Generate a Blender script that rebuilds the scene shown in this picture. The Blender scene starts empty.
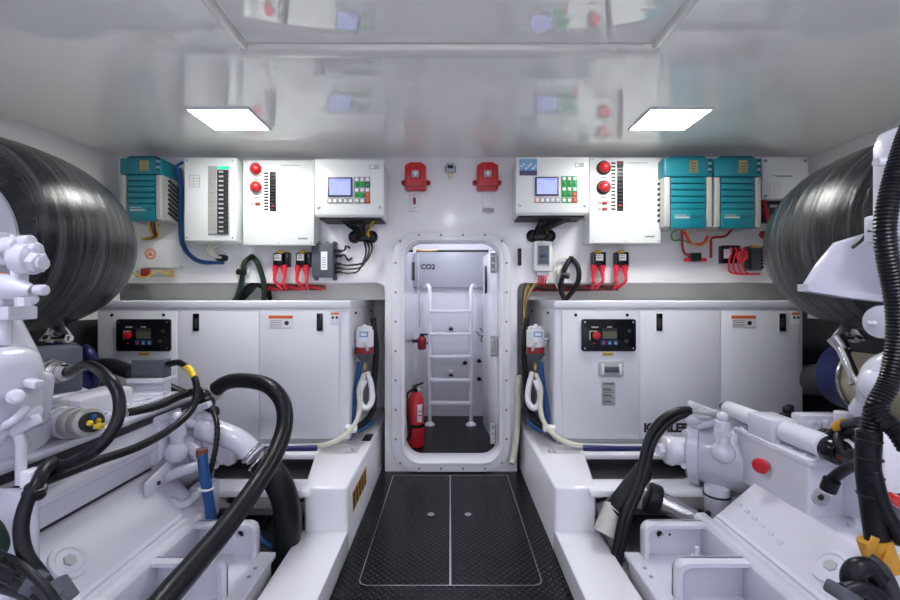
import bpy, bmesh, math, random
from mathutils import Vector, Matrix, Euler
random.seed(7)
C = bpy.context.scene.collection
PI = math.pi
F, CX, CY, CH = 430.0, 450.0, 300.0, 1.12

def P(x, y, Y):
    """point at depth Y seen at pixel x,y of the photograph"""
    return Vector(((x-CX)*Y/F, Y, CH-(y-CY)*Y/F))

# ---------------------------------------------------------------- materials
def new_mat(name):
    m = bpy.data.materials.new(name); m.use_nodes = True
    nt = m.node_tree; b = nt.nodes['Principled BSDF']
    return m, nt, b

def mat(name, col, rough=.5, metal=0.0, coat=0.0, ior=1.5, bump=0.0, bscale=40, var=0.0, emit=None, estr=1.0, spec=.5, crough=.06):
    m, nt, b = new_mat(name)
    b.inputs['Base Color'].default_value = (*col, 1)
    b.inputs['Roughness'].default_value = rough
    b.inputs['Metallic'].default_value = metal
    b.inputs['Coat Weight'].default_value = coat
    b.inputs['Coat Roughness'].default_value = crough
    b.inputs['IOR'].default_value = ior
    b.inputs['Specular IOR Level'].default_value = spec
    if emit:
        b.inputs['Emission Color'].default_value = (*emit, 1)
        b.inputs['Emission Strength'].default_value = estr
    tc = nt.nodes.new('ShaderNodeTexCoord')
    n = nt.nodes.new('ShaderNodeTexNoise'); n.inputs['Scale'].default_value = bscale
    n.inputs['Detail'].default_value = 3
    nt.links.new(tc.outputs['Object'], n.inputs['Vector'])
    if bump > 0:
        bp = nt.nodes.new('ShaderNodeBump'); bp.inputs['Strength'].default_value = bump
        bp.inputs['Distance'].default_value = .004
        nt.links.new(n.outputs['Fac'], bp.inputs['Height']); nt.links.new(bp.outputs['Normal'], b.inputs['Normal'])
    if var > 0:
        r = nt.nodes.new('ShaderNodeMapRange')
        r.inputs['To Min'].default_value = 1-var; r.inputs['To Max'].default_value = 1+var*.4
        n2 = nt.nodes.new('ShaderNodeTexNoise'); n2.inputs['Scale'].default_value = 5
        nt.links.new(tc.outputs['Object'], n2.inputs['Vector'])
        nt.links.new(n2.outputs['Fac'], r.inputs['Value'])
        v = nt.nodes.new('ShaderNodeVectorMath'); v.operation = 'SCALE'
        v.inputs[0].default_value = col
        nt.links.new(r.outputs['Result'], v.inputs['Scale']); nt.links.new(v.outputs['Vector'], b.inputs['Base Color'])
    return m

M = dict(
    gel = mat('white_gelcoat', (.82,.82,.86), .16, coat=.4, var=.03),
    wall = mat('white_wall_paint', (.85,.85,.865), .3, coat=.7, crough=.13, bump=.12, bscale=9, var=.04),
    side = mat('hull_side_paint', (.80,.80,.77), .45, var=.03),
    ceil = mat('glossy_ceiling_gelcoat', (.89,.90,.865), .03, ior=1.55, coat=.55, crough=.02),
    creamtrim = mat('cream_trim', (.78,.77,.72), .25, coat=.4),
    recess = mat('recess_paint', (.85,.84,.80), .5, var=.06),
    grey_panel = mat('grey_gelcoat', (.42,.43,.47), .35),
    smoke = mat('smoked_grey_panel', (.16,.16,.17), .12),
    insul = mat('dark_insulation', (.035,.036,.042), .6, bump=.3, bscale=12),
    bilge = mat('bilge_paint', (.45,.45,.47), .5, var=.12),
    box = mat('white_powder_coat', (.75,.77,.76), .3, var=.02),
    boxside = mat('pale_green_white', (.72,.78,.75), .35),
    gen = mat('generator_paint', (.74,.75,.80), .28, coat=.2, var=.03),
    eng = mat('engine_white_paint', (.64,.64,.73), .22, coat=.5, bump=.35, bscale=22, var=.06),
    engs = mat('engine_smooth_paint', (.68,.68,.765), .25, coat=.4, bump=.1, bscale=8, var=.05),
    black = mat('black_rubber', (.006,.007,.010), .36, spec=.28, bump=.15, bscale=120),
    blackg = mat('black_gloss_plastic', (.006,.007,.009), .2, spec=.3),
    dark = mat('dark_grey_plastic', (.03,.032,.036), .5, spec=.3),
    grey = mat('slate_grey_box', (.085,.095,.115), .45, spec=.35, bump=.1, bscale=60),
    lgrey = mat('light_grey', (.42,.43,.44), .4),
    fin = mat('grey_aluminium_strip', (.45,.45,.42), .45, metal=.3),
    steel = mat('stainless_steel', (.62,.62,.62), .22, metal=1),
    brass = mat('brass', (.65,.48,.2), .3, metal=1),
    teal = mat('teal_enamel', (.004,.17,.215), .35, coat=.2, var=.06),
    teald = mat('dark_teal', (.005,.10,.15), .4),
    blue = mat('blue_hose', (.012,.07,.22), .4, spec=.35),
    blued = mat('dark_blue_silicone', (.004,.010,.10), .35, var=.3),
    red = mat('red_plastic', (.55,.012,.02), .3, coat=.2),
    redb = mat('red_rubber_boot', (.75,.02,.05), .4),
    dred = mat('dark_red', (.28,.012,.015), .4),
    green = mat('green_key', (.01,.30,.06), .4),
    dgreen = mat('dark_green_sleeve', (.010,.028,.018), .5, spec=.3),
    yellow = mat('yellow', (.75,.50,.03), .45),
    ytape = mat('ochre_tape', (.55,.27,.02), .5, bump=.4, bscale=60),
    cream = mat('cream_hose', (.66,.63,.52), .4, bump=.2, bscale=30),
    creamduct = mat('cream_duct', (.50,.45,.32), .4, var=.1),
    whitep = mat('white_plastic', (.82,.82,.85), .3),
    ink = mat('black_ink', (.02,.02,.02), .6),
    gink = mat('grey_ink', (.25,.25,.27), .6),
    orange = mat('orange_print', (.75,.16,.05), .5),
    brown = mat('brown_wire', (.16,.05,.03), .5),
    sky = mat('light_blue_print', (.18,.38,.62), .4),
    purple = mat('purple_print', (.07,.05,.14), .4),
    screen = mat('lit_screen', (.1,.12,.3), .2, emit=(.42,.47,.95), estr=.9),
    lcd = mat('olive_lcd', (.12,.12,.09), .2),
    lampg = mat('lit_green_led', (.0,.4,.2), .3, emit=(.05,.9,.45), estr=.9),
    lamp = mat('lit_diffuser', (.9,.9,.9), .4, emit=(1,1,.96), estr=50),
    lampc = mat('lit_cool_diffuser', (.9,.9,.9), .4, emit=(.87,.88,1.0), estr=36),
    fillglow = mat('added_fill_glow', (.9,.9,.9), .4, emit=(.78,.78,1.0), estr=6.5),  # glow of the added fill lamps
    lampw = mat('lit_spot', (.9,.9,.9), .4, emit=(.85,.87,1.0), estr=75),
)

def diamond_plate():
    m, nt, b = new_mat('black_diamond_plate')
    b.inputs['Base Color'].default_value = (.006,.0065,.009,1); b.inputs['Roughness'].default_value = .26; b.inputs['Specular IOR Level'].default_value = .2
    N = nt.nodes.new; L = nt.links.new
    def mth(op, a, c=None):
        n = N('ShaderNodeMath'); n.operation = op
        for i, v in enumerate((a, c)):
            if v is None: continue
            if isinstance(v, (int, float)): n.inputs[i].default_value = v
            else: L(v, n.inputs[i])
        return n.outputs[0]
    g = N('ShaderNodeNewGeometry'); s = N('ShaderNodeSeparateXYZ'); L(g.outputs['Position'], s.inputs[0])
    k = 1/.022
    a = mth('MULTIPLY', mth('ADD', s.outputs[0], s.outputs[1]), k*.7071)
    c = mth('MULTIPLY', mth('SUBTRACT', s.outputs[0], s.outputs[1]), k*.7071)
    fa = mth('SUBTRACT', mth('FRACT', a), .5); fc = mth('SUBTRACT', mth('FRACT', c), .5)
    par = mth('FLOORED_MODULO', mth('ADD', mth('FLOOR', a), mth('FLOOR', c)), 2)
    def ell(u, v):
        return mth('ADD', mth('POWER', mth('ABSOLUTE', mth('DIVIDE', u, .44)), 2), mth('POWER', mth('ABSOLUTE', mth('DIVIDE', v, .17)), 2))
    e1, e2 = ell(fa, fc), ell(fc, fa)
    mix = mth('ADD', mth('MULTIPLY', e1, par), mth('MULTIPLY', e2, mth('SUBTRACT', 1, par)))
    h = mth('MAXIMUM', mth('SUBTRACT', 1, mix), 0)
    bp = N('ShaderNodeBump'); bp.inputs['Strength'].default_value = 1; bp.inputs['Distance'].default_value = .007
    L(h, bp.inputs['Height']); L(bp.outputs['Normal'], b.inputs['Normal'])
    mr = N('ShaderNodeMix'); mr.data_type = 'RGBA'; L(mth('MINIMUM', mth('MULTIPLY', h, 1.6), 1), mr.inputs[0])
    mr.inputs[6].default_value = (.003,.0035,.005,1); mr.inputs[7].default_value = (.055,.057,.065,1); L(mr.outputs[2], b.inputs['Base Color'])  # glints on the raised lozenges painted into the base colour
    return m
M['plate'] = diamond_plate()

def tank_mat():
    m, nt, b = new_mat('black_wound_fibreglass')
    N = nt.nodes.new; L = nt.links.new
    tc = N('ShaderNodeTexCoord'); mp = N('ShaderNodeMapping'); mp.inputs['Scale'].default_value = (1.2, 26, 1.2)
    mp.inputs['Rotation'].default_value = (0, 0, .06)
    L(tc.outputs['Object'], mp.inputs['Vector'])
    n = N('ShaderNodeTexNoise'); n.inputs['Scale'].default_value = 1.6; n.inputs['Detail'].default_value = 7; n.inputs['Roughness'].default_value = .7
    L(mp.outputs[0], n.inputs['Vector'])
    r = N('ShaderNodeValToRGB'); e = r.color_ramp.elements
    e[0].position = .46; e[0].color = (.005,.006,.008,1); e[1].position = .74; e[1].color = (.085,.087,.095,1)
    L(n.outputs['Fac'], r.inputs[0]); L(r.outputs[0], b.inputs['Base Color'])
    b.inputs['Roughness'].default_value = .24; b.inputs['Specular IOR Level'].default_value = .42
    bp = N('ShaderNodeBump'); bp.inputs['Strength'].default_value = .5; bp.inputs['Distance'].default_value = .006
    L(n.outputs['Fac'], bp.inputs['Height']); L(bp.outputs['Normal'], b.inputs['Normal'])
    return m
M['tank'] = tank_mat()

# ---------------------------------------------------------------- mesh builder
class B:
    def __init__(s): s.bm = bmesh.new()
    def add(s, t, mi, rot=None, c=None):
        for f in t.faces: f.material_index = mi
        if rot is not None:
            bmesh.ops.transform(t, matrix=Matrix.Translation(c) @ rot.to_4x4(), verts=t.verts)
        bmesh.ops.recalc_face_normals(t, faces=t.faces)
        me = bpy.data.meshes.new('t'); t.to_mesh(me); t.free(); s.bm.from_mesh(me); bpy.data.meshes.remove(me)
        return s
    def obox(s, c, size, rot=(0,0,0), bev=0, mi=0, seg=2):
        t = bmesh.new(); bmesh.ops.create_cube(t, size=1)
        bmesh.ops.scale(t, vec=size, verts=t.verts)
        if bev: bmesh.ops.bevel(t, geom=list(t.edges), offset=min(bev, min(size)*.45), segments=seg, affect='EDGES', profile=.5)
        return s.add(t, mi, Euler(rot).to_matrix(), Vector(c))
    def box(s, x0, x1, y0, y1, z0, z1, bev=0, mi=0, seg=2):
        return s.obox(((x0+x1)/2, (y0+y1)/2, (z0+z1)/2), (abs(x1-x0), abs(y1-y0), abs(z1-z0)), bev=bev, mi=mi, seg=seg)
    def lathe(s, prof, p0, d, n=28, mi=0, cap=True):
        """prof: (distance along d, radius)"""
        t = bmesh.new(); d = Vector(d).normalized(); q = d.to_track_quat('Z', 'Y').to_matrix()
        rings = []
        for h, r in prof:
            rings.append([t.verts.new((r*math.cos(2*PI*i/n), r*math.sin(2*PI*i/n), h)) for i in range(n)])
        for a, b_ in zip(rings, rings[1:]):
            for i in range(n): t.faces.new((a[i], a[(i+1) % n], b_[(i+1) % n], b_[i]))
        if cap:
            t.faces.new(rings[0]); t.faces.new(rings[-1])
        return s.add(t, mi, q, Vector(p0))
    def cyl(s, p0, p1, r, r2=None, n=20, mi=0, bev=0):
        p0, p1 = Vector(p0), Vector(p1); L = (p1-p0).length; r2 = r if r2 is None else r2
        if bev: pr = [(0, r-bev), (bev*.4, r-bev*.3), (bev, r), (L-bev, r2), (L-bev*.4, r2-bev*.3), (L, r2-bev)]
        else: pr = [(0, r), (L, r2)]
        return s.lathe(pr, p0, p1-p0, n, mi)
    def sph(s, c, r, sc=(1,1,1), mi=0, n=20):
        t = bmesh.new(); bmesh.ops.create_uvsphere(t, u_segments=n, v_segments=n//2+2, radius=r)
        bmesh.ops.scale(t, vec=sc, verts=t.verts); bmesh.ops.translate(t, vec=c, verts=t.verts)
        return s.add(t, mi)
    def prism(s, poly, plane, a, b_, bev=0, mi=0, seg=2, holes=()):
        def v3(u, v, w):
            return {'xz': (u, w, v), 'xy': (u, v, w), 'yz': (w, u, v)}[plane]
        t = bmesh.new()
        if not holes:
            f = t.faces.new([t.verts.new(v3(u, v, a)) for u, v in poly]); fs = [f]
        else:
            es = []
            for lp in [poly, *holes]:
                vs = [t.verts.new(v3(u, v, a)) for u, v in lp]
                es += [t.edges.new((vs[i], vs[(i+1) % len(vs)])) for i in range(len(vs))]
            fs = [g for g in bmesh.ops.triangle_fill(t, use_beauty=True, use_dissolve=False, edges=es)['geom'] if isinstance(g, bmesh.types.BMFace)]
        r = bmesh.ops.extrude_face_region(t, geom=fs)
        off = Vector(v3(0, 0, b_-a))
        bmesh.ops.translate(t, vec=off, verts=[g for g in r['geom'] if isinstance(g, bmesh.types.BMVert)])
        bmesh.ops.recalc_face_normals(t, faces=t.faces)
        if bev:
            es = [e for e in t.edges if len(e.link_faces) == 2 and e.calc_face_angle(0) > .6]
            bmesh.ops.bevel(t, geom=es, offset=bev, segments=seg, affect='EDGES', profile=.5)
        return s.add(t, mi)
    def tube(s, pts, r, n=12, sub=8, mi=0, corr=0, pitch=.008, smooth=True):
        pts = [Vector(p) for p in pts]
        if smooth and len(pts) > 2:
            q = [pts[0]*2-pts[1]] + pts + [pts[-1]*2-pts[-2]]; path = []
            for i in range(1, len(q)-2):
                L = (q[i+1]-q[i]).length
                k = max(sub, int(L/(pitch/2))) if corr else sub
                for j in range(k):
                    u = j/k; a, b_, c, d = q[i-1:i+3]
                    path.append(.5*((2*b_)+(-a+c)*u+(2*a-5*b_+4*c-d)*u*u+(-a+3*b_-3*c+d)*u**3))
            path.append(pts[-1])
        else: path = pts
        t = bmesh.new(); rings = []; nrm = None
        for i, p in enumerate(path):
            tg = (path[min(i+1, len(path)-1)]-path[max(i-1, 0)]).normalized()
            if nrm is None:
                nrm = tg.orthogonal().normalized()
            nrm = (nrm-tg*nrm.dot(tg)).normalized(); bn = tg.cross(nrm)
            rr = r if not callable(r) else r(i/(len(path)-1))
            if corr and i % 2: rr *= (1-corr)
            rings.append([t.verts.new(p+nrm*rr*math.cos(2*PI*k/n)+bn*rr*math.sin(2*PI*k/n)) for k in range(n)])
        for a, b_ in zip(rings, rings[1:]):
            for i in range(n): t.faces.new((a[i], a[(i+1) % n], b_[(i+1) % n], b_[i]))
        t.faces.new(rings[0]); t.faces.new(rings[-1])
        return s.add(t, mi)
    def torus(s, c, R_, r, axis, mi=0, n=24):
        c = Vector(c); q = Vector(axis).to_track_quat('Z', 'Y').to_matrix()
        pts = [c+q@Vector((R_*math.cos(2*PI*i/n), R_*math.sin(2*PI*i/n), 0)) for i in range(n+1)]
        return s.tube(pts, r, n=8, mi=mi, smooth=False)
    def text(s, body, c, h, mi=0, depth=.001, rot=(PI/2,0,0), bold=0.0, sx=1):
        cu = bpy.data.curves.new('t', 'FONT'); cu.body = body; cu.size = h*1.38; cu.extrude = depth
        cu.align_x = 'CENTER'; cu.align_y = 'CENTER'; cu.offset = bold
        o = bpy.data.objects.new('t', cu); C.objects.link(o); bpy.context.view_layer.update()
        me = bpy.data.meshes.new_from_object(o.evaluated_get(bpy.context.evaluated_depsgraph_get()))
        bpy.data.objects.remove(o); t = bmesh.new(); t.from_mesh(me); bpy.data.meshes.remove(me)
        bmesh.ops.scale(t, vec=(sx, 1, 1), verts=t.verts)
        return s.add(t, mi, Euler(rot).to_matrix(), Vector(c))

W = {}
def _link(name, b, mats, base):
    mats = mats if isinstance(mats, (list, tuple)) else [mats]
    me = bpy.data.meshes.new(name); bm = b.bm
    bm.normal_update()
    xs = [v.co for v in bm.verts]
    mn = Vector([min(c[i] for c in xs) for i in range(3)]); mx = Vector([max(c[i] for c in xs) for i in range(3)])
    org = Vector(((mn.x+mx.x)/2, (mn.y+mx.y)/2, mn.z if base else (mn.z+mx.z)/2))
    bmesh.ops.translate(bm, vec=-org, verts=bm.verts)
    for f in bm.faces: f.smooth = True
    for e in bm.edges:
        e.smooth = not (len(e.link_faces) == 2 and e.calc_face_angle(0) > .61)
    bm.to_mesh(me); bm.free()
    for m in mats: me.materials.append(M[m])
    o = bpy.data.objects.new(name, me); C.objects.link(o)
    return o, org
def tagit(o, label=None, cat=None, group=None, kind=None):
    if label: o['label'] = label
    if cat: o['category'] = cat
    if group: o['group'] = group
    if kind: o['kind'] = kind
def solo(name, b, mats, label, cat, group=None, kind=None):
    o, org = _link(name, b, mats, True); o.location = org; W[o.name] = org.copy(); tagit(o, label, cat, group, kind); return o
def struct(name, b, mats, label=None):
    o, org = _link(name, b, mats, True); o.location = org; W[o.name] = org.copy(); tagit(o, label, None, None, 'structure'); return o
def thing(name, label, cat, loc, group=None):
    o = bpy.data.objects.new(name, None); o.empty_display_size = .05; C.objects.link(o)
    o.location = loc; W[o.name] = Vector(loc); tagit(o, label, cat, group); return o
def part(name, b, mats, parent, label=None):
    o, org = _link(name, b, mats, False); o.parent = parent
    o.location = org-W[parent.name]; W[o.name] = org.copy(); tagit(o, label); return o
def copies(proto, parent, spots):
    for s in spots:
        c = proto.copy(); C.objects.link(c); c.parent = parent; c.location = Vector(s)-W[parent.name]; W[c.name] = Vector(s)
def dup(root, delta, label=None):
    r = root.copy(); C.objects.link(r); r.location = root.location+Vector(delta); W[r.name] = W[root.name]+Vector(delta)
    if label: r['label'] = label
    for ch in list(root.children):
        c = ch.copy(); C.objects.link(c); c.parent = r
        for g in list(ch.children):
            d = g.copy(); C.objects.link(d); d.parent = c
    return r
def rrect(x0, x1, z0, z1, r, n=6):
    pts = []
    for cx, cz, a0 in ((x1-r, z1-r, 0), (x0+r, z1-r, 90), (x0+r, z0+r, 180), (x1-r, z0+r, 270)):
        for i in range(n+1):
            a = math.radians(a0+90*i/n); pts.append((cx+r*math.cos(a), cz+r*math.sin(a)))
    return pts
def pxr(x0, x1, y0, y1, Y):   # pixel rectangle -> X0,X1,Z0,Z1 at depth Y
    a = P(x0, y1, Y); b = P(x1, y0, Y); return a.x, b.x, a.z, b.z
def hose(name, pts, r, m, label, cat='hose', group=None, corr=0, pitch=.008, n=12):
    return solo(name, B().tube([P(*p) if len(p) == 3 else Vector(p[:3]) for p in pts], r, corr=corr, pitch=pitch, n=n), m, label, cat, group)

# ================================================================ THE SETTING
ZC = 2.054; YW = 2.81
# floor of the walkway
b = B(); b.box(-.45, .47, -1.55, 2.83, -.03, 0); struct('floor', b, 'plate')
b = B(); b.box(-2.6, 2.6, -1.6, 3.6, -.20, -.16); struct('floor_bilge', b, 'gel')
# ceiling
b = B(); b.box(-2.75, 2.6, -1.6, 3.6, ZC, ZC+.05); struct('ceiling', b, 'ceil')
b = B(); b.prism([(1.565,2.054),(1.568,2.036),(1.58,2.03),(1.625,2.034),(1.645,2.054)], 'yz', -.765, .765, bev=.003)
struct('trim_1', b, 'creamtrim')
for i, s in enumerate((-1, 1)):
    b = B(); b.prism([(s*.735,2.054),(s*.742,2.034),(s*.758,2.034),(s*.775,2.054)], 'xz', -.6, 1.57, bev=.003); struct('trim_%d' % (i+2), b, 'creamtrim')
b = B(); b.box(-.72, .72, -.55, 1.545, 2.048, ZC+.001, bev=.002); struct('trim_4', b, 'ceil')
# side walls
def slab(name, x0, y0, x1, y1, z0, z1, m):
    s = -1 if x0 < 0 else 1
    b = B(); b.prism([(x0,y0),(x1,y1),(x1+s*.05,y1),(x0+s*.05,y0)], 'xy', z0, z1); struct(name, b, m)
slab('wall_left', -2.87, -1.6, -2.165, 2.82, 1.0, 2.06, 'side')
slab('wall_right', 2.345, -1.6, 2.345, 2.82, 1.0, 2.06, 'side')
slab('wall_lower_left', -2.87, -1.6, -2.165, 2.82, -.32, 1.0, 'insul')
slab('wall_lower_right', 2.345, -1.6, 2.345, 2.82, -.32, 1.0, 'insul')
b = B(); b.box(-2.9, 2.4, -1.65, -1.6, -.32, 2.06); struct('wall_rear', b, 'wall')
# back wall: one panel with recess cut-outs and a round-cornered doorway
def arc(cx, cz, r, a0, a1, n=6):
    return [(cx+r*math.cos(math.radians(a0+(a1-a0)*i/n)), cz+r*math.sin(math.radians(a0+(a1-a0)*i/n))) for i in range(n+1)]
outer = [(-2.3,2.06)] + [(2.4,2.06),(2.4,1.232)] + arc(.438+.05, 1.182, .05, 90, 180) + [(.438,-.06),(-.425,-.06)] + arc(-.475, 1.182, .05, 0, 90) + [(-2.3,1.232)]
b = B(); b.prism(outer, 'xz', YW, YW+.05, holes=[rrect(-.30, .326, .07, 1.505, .12)])
struct('wall_back', b, 'wall')
# recess behind the generators
for s, nm in ((-1, 'left'), (1, 'right')):
    xa = -.425 if s < 0 else .438
    b = B(); b.box(s*2.42, xa, 3.34, 3.39, -.3, 1.3); struct('wall_recess_%s' % nm, b, 'recess')
    b = B(); b.box(s*2.42, xa, YW+.05, 3.5, 1.25, 1.29); struct('trim_%d' % (5+(s > 0)), b, 'recess')
    b = B(); b.box(xa, xa-s*.03, YW+.05, 3.5, -.3, 1.29); struct('wall_jamb_%s' % nm, b, 'wall')
    b = B(); b.box(s*2.38, s*2.42, YW+.01, 3.5, -.3, 1.12); b.box(s*2.38, s*2.42, YW+.01, 3.5, 1.12, 1.29, mi=1); struct('wall_hull_%s' % nm, b, ['insul', 'recess'])
    b = B(); b.box(s*2.38, xa+s*.002, 2.97, 3.34, 1.121, 1.25); struct('trim_recess_fill_%s' % nm, b, 'recess')  # added block makes the recess shallower so its face catches light
# passage behind the doorway
b = B(); b.box(-.39, .44, 2.86, 4.2, -.05, 0); struct('floor_passage', b, 'plate')
b = B(); b.box(-.39, -.345, 2.86, 4.15, 0, 1.95); struct('wall_passage_left', b, 'gel')
b = B(); b.box(.40, .435, 2.86, 4.15, 0, 1.95); struct('wall_passage_right', b, 'gel')
b = B(); b.box(-.39, .44, 4.15, 4.2, 0, 1.95); b.box(-.345, .40, 4.09, 4.15, 1.24, 1.60, bev=.01, mi=1); struct('wall_passage_end', b, ['gel', 'grey_panel'])
b = B(); b.box(-.39, .44, 2.86, 4.2, 1.95, 2.0); struct('ceiling_passage', b, 'gel')

# moulded fibreglass bearers either side of the walkway
for s, nm in ((-1, 'left'), (1, 'right')):
    xi = .455 if s > 0 else .445
    sx = s
    # platform under generator
    b = B(); b.box(sx*.50, sx*2.34, 2.34, 3.36, .25, .28, bev=.008)
    pts = [(sx*xi, 2.81), (sx*(xi+.02), 1.90), (sx*.65, 1.90), (sx*.665, 2.0), (sx*.72, 2.33), (sx*.74, 3.5), (sx*xi, 3.5)]
    # pedestal: inner face leans outwards a little
    t = bmesh.new()
    lo = [(sx*xi, 3.5), (sx*xi, 1.90), (sx*.64, 1.90), (sx*.66, 2.0), (sx*.72, 2.36), (sx*.74, 3.5)]
    hi = [(sx*(xi+.018), 3.5), (sx*(xi+.018), 1.93), (sx*.655, 1.93), (sx*.675, 2.02), (sx*.74, 2.36), (sx*.76, 3.5)]
    lv = [t.verts.new((x, y, -.3)) for x, y in lo]; hv = [t.verts.new((x, y, .28)) for x, y in hi]
    t.faces.new(lv); t.faces.new(hv)
    for i in range(6): t.faces.new((lv[i], lv[(i+1) % 6], hv[(i+1) % 6], hv[i]))
    bmesh.ops.recalc_face_normals(t, faces=t.faces)
    bmesh.ops.bevel(t, geom=[e for e in t.edges], offset=.014, segments=3, affect='EDGES', profile=.5)
    b.add(t, 0)
    # lower beam running towards the camera
    b.prism([(sx*xi, -.3), (sx*(xi+.012), .086), (sx*.668, .086), (sx*.68, -.3)], 'xz', -1.55, 1.94, bev=.008)
    # ledge across
    b.box(sx*.62, sx*2.3, 1.90, 2.03, .245, .278, bev=.01)
    struct('trim_bearer_%s' % nm, b, 'gel')
    # sunken grey tray between ledge and generator platform
    b = B(); b.box(sx*.66, sx*2.3, 2.0, 3.3, .12, .15); b.box(sx*.66, sx*2.3, 2.55, 2.58, .15, .25); struct('trim_tray_%s' % nm, b, 'smoke')
    # engine bed in the bilge
    b = B(); b.box(sx*.72, sx*1.75, -1.2, 1.74, -.32, .10, bev=.01); struct('trim_bed_%s' % nm, b, 'gel')

# ---------------------------------------------------------------- watertight door
door = thing('door_1', None, None, (.013, YW, .0)); door['kind'] = 'structure'
b = B()
b.prism(rrect(-.379, .392, .005, 1.562, .17, 10), 'xz', 2.785, 2.812, bev=.006, holes=[rrect(-.315, .34, .055, 1.52, .125, 10)])
b.prism(rrect(-.318, .343, .052, 1.523, .13, 10), 'xz', 2.772, 2.95, bev=.005, holes=[rrect(-.298, .324, .072, 1.503, .11, 10)])
part('frame', b, 'gel', door)
proto = part('bolt', B().cyl((-.365, 2.787, .3), (-.365, 2.779, .3), .0075, n=10), 'gink', door)
sp = []
for k in range(7): sp += [(-.352, 2.781, .22+k*.19), (.366, 2.781, .22+k*.19)]
for k in range(4): sp += [(-.20+k*.142, 2.781, 1.54), (-.20+k*.142, 2.781, .030)]
for a, b_ in ((-.322, 1.50), (.335, 1.50), (-.322, .065), (.335, .065)): sp.append((a, 2.781, b_))
copies(proto, door, sp); bpy.data.objects.remove(proto)
b = B(); t0 = Vector((.322, 2.965, 0)); t1 = Vector((.272, 3.56, 0)); d = (t1-t0).normalized(); nrm = Vector((d.y, -d.x, 0))*.035
b.prism([(t0.x,t0.y),(t1.x,t1.y),(t1.x+nrm.x,t1.y+nrm.y),(t0.x+nrm.x,t0.y+nrm.y)], 'xy', .09, 1.48, bev=.008)
leaf = part('leaf', b, 'gel', door)
for z in (1.375, .80, .20):
    b = B(); b.box(.278, .322, 2.956, 2.968, z-.07, z+.07, bev=.004); b.cyl((.316, 2.955, z-.07), (.316, 2.955, z+.07), .009, mi=1)
    for k in (-1, 0, 1): b.cyl((.294, 2.957, z+.045*k), (.294, 2.952, z+.045*k), .007, mi=1, n=8)
    part('hinge', b, ['lgrey', 'steel'], door)
b = B(); b.prism([(3.40+.05*math.cos(a), 1.28+.11*math.sin(a)) for a in [i*PI/8 for i in range(16)]], 'yz', .276, .300)
part('handle_recess', b, 'dark', door)

# ---------------------------------------------------------------- floor hatches
def hatch(s, label):
    x0, x1 = (.0015, .366) if s > 0 else (-.362, .001)
    h = thing('floor_hatch', label, 'hatch', ((x0+x1)/2, 2.2, .0), 'floor hatches in the walkway')
    y0, y1 = 1.68, 2.74
    def loop(o):
        r = .03
        pts = [(x0+o, y1-o), (x1-o, y1-o)]
        if s > 0: pts = [(x0+o, y1-o), (x0+o, y0+o), (x1-o-r, y0+o), (x1-o-r*.3, y0+o+r*.3), (x1-o, y0+o+r), (x1-o, y1-o)]
        else: pts = [(x1-o, y1-o), (x1-o, y0+o), (x0+o+r, y0+o), (x0+o+r*.3, y0+o+r*.3), (x0+o, y0+o+r), (x0+o, y1-o)]
        return pts
    part('panel', B().prism(loop(.004), 'xy', 0, .003), 'plate', h)
    part('edge_trim', B().prism(loop(0), 'xy', 0, .0045, holes=[loop(.0035)]), 'steel', h)
    lx = .094 if s > 0 else -.099
    b = B(); b.lathe([(0,.018),(.004,.018),(.005,.012),(.003,.008)], (lx, 2.235, .003), (0,0,1)); b.box(lx-.003, lx+.003, 2.225, 2.245, .004, .008, mi=1)
    part('latch', b, ['steel', 'ink'], h)
hatch(-1, 'left black chequer plate floor hatch with thin silver edge, on the walkway')
hatch(1, 'right black chequer plate floor hatch with thin silver edge, on the walkway')

# caution sticker on the left bearer
b = B(); x = -.4435
def stk(y0, y1, z0, z1, t, mi):
    tt = bmesh.new()
    f = lambda y, z, o: tt.verts.new((-.445-.018*(z+.3)/.58+o, y, z))
    vs = [f(y0,z0,t), f(y1,z0,t), f(y1,z1,t), f(y0,z1,t)]; vb = [f(y0,z0,-.001), f(y1,z0,-.001), f(y1,z1,-.001), f(y0,z1,-.001)]
    tt.faces.new(vs); tt.faces.new(vb)
    for i in range(4): tt.faces.new((vs[i], vs[(i+1)%4], vb[(i+1)%4], vb[i]))
    b.add(tt, mi)
stk(2.03, 2.36, .120, .210, .002, 0)
for k in range(5): stk(2.04+k*.064, 2.076+k*.064, .127, .203, .003, 1)
solo('caution_sticker', b, ['ytape', 'ink'], 'yellow and black striped caution sticker on the side of the left bearer beside the walkway', 'sticker')

# ================================================================ CEILING LAMPS
def lamp(x0, x1, y0, y1, label, m='lamp', group='square ceiling lamps'):
    t = thing('ceiling_lamp', label, 'lamp', ((x0+x1)/2, (y0+y1)/2, ZC), group)
    b = B(); b.prism([(x0-.012,y0-.012),(x1+.012,y0-.012),(x1+.012,y1+.012),(x0-.012,y1+.012)], 'xy', ZC-.012, ZC+.002, bev=.003, holes=[[(x0,y0),(x1,y0),(x1,y1),(x0,y1)]])
    part('frame', b, 'whitep', t)
    part('diffuser', B().box(x0, x1, y0, y1, ZC-.010, ZC), m, t)
lamp(-1.275, -.985, 2.09, 2.335, 'left lit square ceiling lamp above the white breaker box')
lamp(.98, 1.27, 2.09, 2.335, 'right lit square ceiling lamp above the alarm panel')
for i, (x, y) in enumerate(((-1.12, .55), (1.12, .55), (-1.12, -.75), (1.12, -.75))):
    lamp(x-.15, x+.15, y-.13, y+.13, 'lit square ceiling lamp in the %s part of the room, %s side' % (('middle', 'middle', 'rear', 'rear')[i], ('left', 'right')[i % 2]), 'lampc')
t = thing('spot_lamp', 'small round lit lamp in the middle of the ceiling panel', 'lamp', (0, .78, 2.048))
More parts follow.
